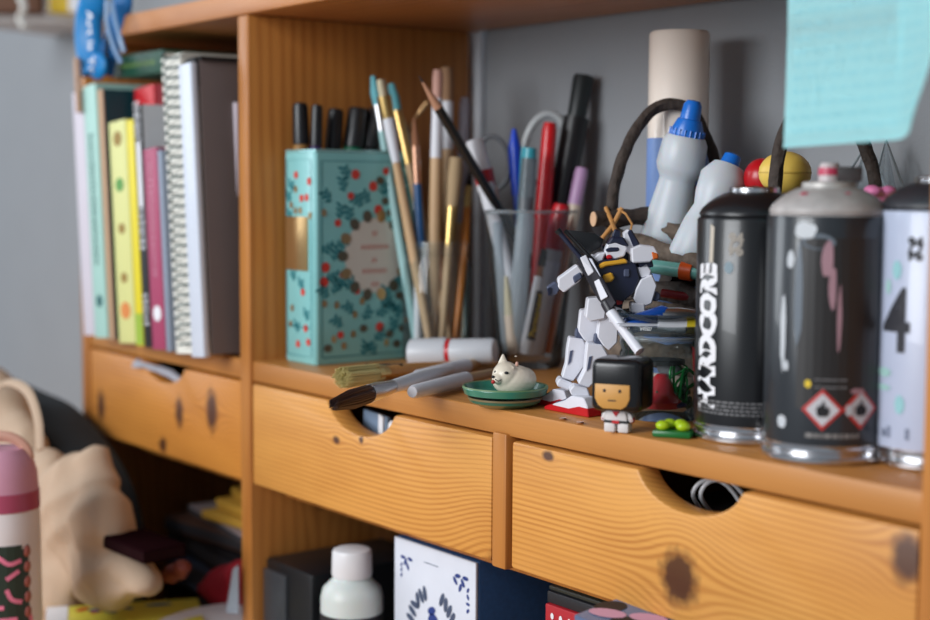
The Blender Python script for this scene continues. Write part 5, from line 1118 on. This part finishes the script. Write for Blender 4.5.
# red cloth, orange toy
b = blob([((.0, 0, .0), (.040, .030, .022)), ((.018, -.002, .012), (.020, .024, .020)), ((-.030, -.003, -.006), (.022, .02, .010))], sub=3)
c = aty(218, 588, .01); t = obj('red_cloth', remeshed(b, .004, 4), mat('crimson_cloth', S(165, 14, 36), .85)); tag(t, 'crumpled crimson cloth left of the divider foot', 'cloth', loc=(c.x, .03, c.z-.004))
t = obj('cardboard_box', box((0, 0, (c.z-.020-ZF)/2), (.10, .06, c.z-.021-ZF), .002), mat('cardboard_dark', S(45, 36, 30), .8)); tag(t, 'small dark box under the crimson cloth', 'box', loc=(c.x, .03, ZF))
c = aty(176, 572, -.045); t = obj('orange_toy', remeshed(blob([((0, 0, 0), (.016, .008, .006)), ((.012, 0, .007), (.010, .007, .006)), ((-.010, 0, -.006), (.010, .007, .006))], sub=3), .0015, 3), mat('orange_dull', S(120, 48, 34), .6)); tag(t, 'dull orange toy lying beside the canvas bag foot', 'toy', loc=c)
c = aty(232, 590, -.01); t = obj('white_card', prism([(-.006, -.02), (.006, -.02), (.006, .022), (.001, .018)], 0, .0015), mat('card_white', S(150, 156, 166), .6)); tag(t, 'small white card standing beside the divider', 'card', loc=c-Vector((0, .0, .0)), rz=RZ*.6)

# ---------------------------------------------------------------- canvas bag, dark backpack strap, pink bottle, plate, magazine
canv = mat('canvas', S(190, 164, 140), .9, nscale=9, namt=.08, bump=.3, bscale=500)
bgc = aty(60, 560, -.10); t = thing('canvas_bag', 'slumped cream canvas bag at the left behind the pink bottle', 'bag', (bgc.x, -.10, ZF))
def bp3(px, py, y): p = aty(px, py, y); return Vector((p.x-bgc.x, p.y+.10, p.z-ZF))
b = blob([(bp3(0, 425, -.09), (.055, .030, .035)), (bp3(20, 460, -.09), (.055, .030, .045)), (bp3(40, 520, -.10), (.06, .030, .07)), (bp3(72, 510, -.10), (.040, .024, .048)), (bp3(40, 570, -.10), (.08, .032, .055)), (bp3(100, 570, -.095), (.045, .024, .030)), (bp3(-30, 450, -.09), (.06, .03, .07)), (bp3(128, 582, -.09), (.032, .022, .018)), (bp3(95, 478, -.09), (.022, .018, .030)), (bp3(-10, 398, -.085), (.035, .022, .030)), (bp3(20, 610, -.10), (.11, .035, .04)), (bp3(100, 530, -.095), (.028, .020, .040))], sub=3)
b = remeshed(b, .0038, 30)
b.normal_update()
for v in b.verts:
    if v.co.z < .004: v.co.z = max(v.co.z, 0)
    c = v.co; w1 = noise.noise(c*11+Vector((2, 5, 1)))
    u_ = c.x*.8+c.z*.5+.02*noise.noise(c*18); f1_ = 1-2*abs(noise.noise(Vector((u_*24, c.z*5-c.x*6, c.y*8))))
    f2_ = 1-2*abs(noise.noise(Vector((c.x*9+4, (c.z-c.x*.5)*30, c.y*8))))
    v.co += v.normal*(.009*w1+.0075*f1_+.0035*f2_-.004)
for v in b.verts: v.co.z = max(v.co.z, 0)
obj('body', b, canv, t, ang=80)
obj('handle_strap', tube(smoothpath([bp3(-5, 388, -.11), bp3(10, 382, -.115), bp3(28, 392, -.12), bp3(38, 420, -.125), bp3(40, 450, -.13)], 6), .0042, 10, flat=.4), canv, t)
# dark striped backpack behind
t = thing('backpack', 'dark navy backpack with piped edge standing behind the canvas bag', 'backpack', (bgc.x+.02, -.045, ZF))
def bk(px, py, y): p = aty(px, py, y); return Vector((p.x-bgc.x-.02, p.y+.045, p.z-ZF))
edge = [bk(0, 378, -.03), bk(30, 392, -.03), bk(62, 408, -.03), bk(95, 445, -.03), bk(118, 485, -.03), bk(130, 530, -.03), bk(132, 560, -.03)]
P = [(p.x, p.z) for p in smoothpath(edge, 5)]; P += [(P[-1][0], .002), (P[0][0]-.03, .002), (P[0][0]-.03, P[0][1])]
obj('body', prism(P, -.022, .030, .006), mat('backpack_navy', S(18, 28, 34), .8), t)
for off in (-.024, ):
    obj('piping', tube([Vector((q[0]-.010, off, q[1]-.006)) for q in P[:-3]], .0018, 8), mat('piping_green', S(85, 100, 80), .6), t)
    obj('seam', tube([Vector((q[0]-.020, off, q[1]-.014)) for q in P[:-3]], .0013, 8), MATS['piping_green'], t)
# pink bottle
p = aty(3, 500, -.19); Zb = (p-CAM).dot(FW); rB = 36*Zb/FPX
t = thing('water_bottle', 'white water bottle with pink lid and dark green printed panel', 'bottle', (p.x, -.19, ZF))
def bz_(py): return atd(3, py, Zb).z-ZF
obj('body', lathe([(0, 0), (0, rB-.003), (.003, rB), (bz_(540), rB), (bz_(508), rB*.985), (bz_(504), rB*.95), (bz_(504), 0)], 48), mat('bottle_white', S(220, 212, 212), .4), t)
obj('collar', lathe([(bz_(507), rB*.9), (bz_(507), rB*1.0), (bz_(489), rB*.99), (bz_(488), rB*.9)], 48), mat('rose_collar', S(165, 70, 98), .4), t)
obj('lid', lathe([(bz_(489), rB*.97), (bz_(470), rB*.93), (bz_(455), rB*.80), (bz_(447), rB*.62), (bz_(447), 0)], 48), mat('dusty_pink', S(196, 140, 160), .5), t)
a0 = math.atan2(-FH.y, -FH.x)
lp_ = [Vector((rB*.75*math.cos(a0+pi/2)*c_, rB*.75*math.sin(a0+pi/2)*c_, bz_(458)+s_*(.018))) for c_, s_ in [(math.cos(q), math.sin(q)) for q in [pi*i/12 for i in range(13)]]]
obj('carry_loop', tube(lp_, .0045, 10, flat=.7), mat('loop_tan', S(190, 140, 120), .5), t)
zc_b = bz_(585); b = flatpoly([[(-.030+.006*i, -.036+(.004 if i in (0, 9) else 0)), (-.024+.006*i, -.036), (-.024+.006*i, .036), (-.030+.006*i, .036-(.004 if i in (0, 9) else 0))] for i in range(10)])
obj('printed_panel', wrap(b, rB+.0004, a0-.05, zc_b), mat('forest_green_print', S(35, 52, 44), .5), t)
ex = .012
st = [[(-.024, .022), (-.012, .029), (.002, .029), (.012, .022), (.022, .024)], [(.010, .010), (.020, .016)], [(.010, .002), (.014, -.006), (.022, -.009)], [(-.006, -.002), (-.012, -.008)], [(-.002, -.012), (.008, -.012)], [(-.014, -.022), (.018, -.022)], [(-.024, -.030), (.026, -.030), (.028, -.016)], [(-.028, .0), (-.020, .006)]]
b = strokes([[(q.x, q.y) for q in smoothpath([(a[0], a[1], 0) for a in s], 4)] for s in st], .0035)
obj('pink_strokes', wrap(b, rB+.0009, a0-.0, zc_b), mat('pink_print', S(225, 120, 150), .5), t)
b = strokes([[(.0, .0), (.0005, .03), (-.001, .05), (.001, .07)]], .006)
b = blob([(((rB-.002)*math.cos(a0+.95), (rB-.002)*math.sin(a0+.95), zc_b-.03+.012*i), (.004, .004, .006)) for i in range(6)], sub=2)
obj('charm_cord', b, mat('charm_rust', S(150, 80, 70), .5), t)
# white patterned plate + paper pile beneath
pz = -.222; c = at(250, 634, pz)
t = thing('plate', 'white plate with red pattern at the lower edge beside the divider', 'plate', (c.x, c.y, pz-.010))
obj('dish', lathe([(0, 0), (0, .045), (.004, .062), (.012, .085), (.0135, .084), (.006, .060), (.003, .040), (.003, 0)], 64), mat('plate_white', S(215, 210, 212), .3, coat=.4), t)
b = bmesh.new()
for i in range(40):
    a = 2*pi*i/40; rr0 = .072+.006*math.sin(i*2.3); zp = .0045+(rr0-.060)/(.084-.060)*.0085
    merge(b, xf(flatpoly([ell(0, 0, .0035, .0022, i)]), Matrix.Translation((rr0*math.cos(a), rr0*math.sin(a), zp)) @ Matrix.Rotation(a, 4, 'Z') @ Matrix.Rotation(-.34, 4, 'Y')))
obj('red_pattern', b, mat('plate_red', S(185, 60, 75), .4), t)
t = obj('paper_pile', box((0, 0, (pz-.0105-ZF)/2), (.14, .13, pz-.011-ZF), .001), paper); tag(t, 'pile of papers under the patterned plate', 'papers', loc=(c.x, c.y, ZF), rz=.3)
mz = -.222; c = at(125, 622, mz)
t = thing('magazine', 'yellow magazine with red and blue print before the canvas bag', 'magazine', (c.x, c.y, mz-.006), RZ+.25)
obj('cover', box((0, 0, .003), (.13, .12, .006), .0008), mat('mag_yellow', S(226, 214, 80), .4), t)
b = flatpoly([ell(-.035+.012*i, .045-.008*(i % 2), .007, .004, .8) for i in range(3)])
for v in b.verts: v.co.z = .0063
obj('red_print', b, mat('mag_red', S(200, 60, 40), .4), t)
b = flatpoly([ell(-.025+.014*i, .040-.008*(i % 2), .006, .003, -.5) for i in range(3)]+[ell(.03, .045, .012, .004)])
for v in b.verts: v.co.z = .0065
obj('blue_print', b, mat('mag_blue_print', S(50, 100, 150), .4), t)
obj('margin', box((-.056, 0, .0062), (.018, .118, .0004)), ink_w, t)
t = obj('paper_pile', box((0, 0, (mz-.0065-ZF)/2), (.12, .11, mz-.007-ZF), .001), paper); tag(t, 'pile of papers under the yellow magazine', 'papers', loc=(c.x, c.y, ZF), rz=RZ+.3)
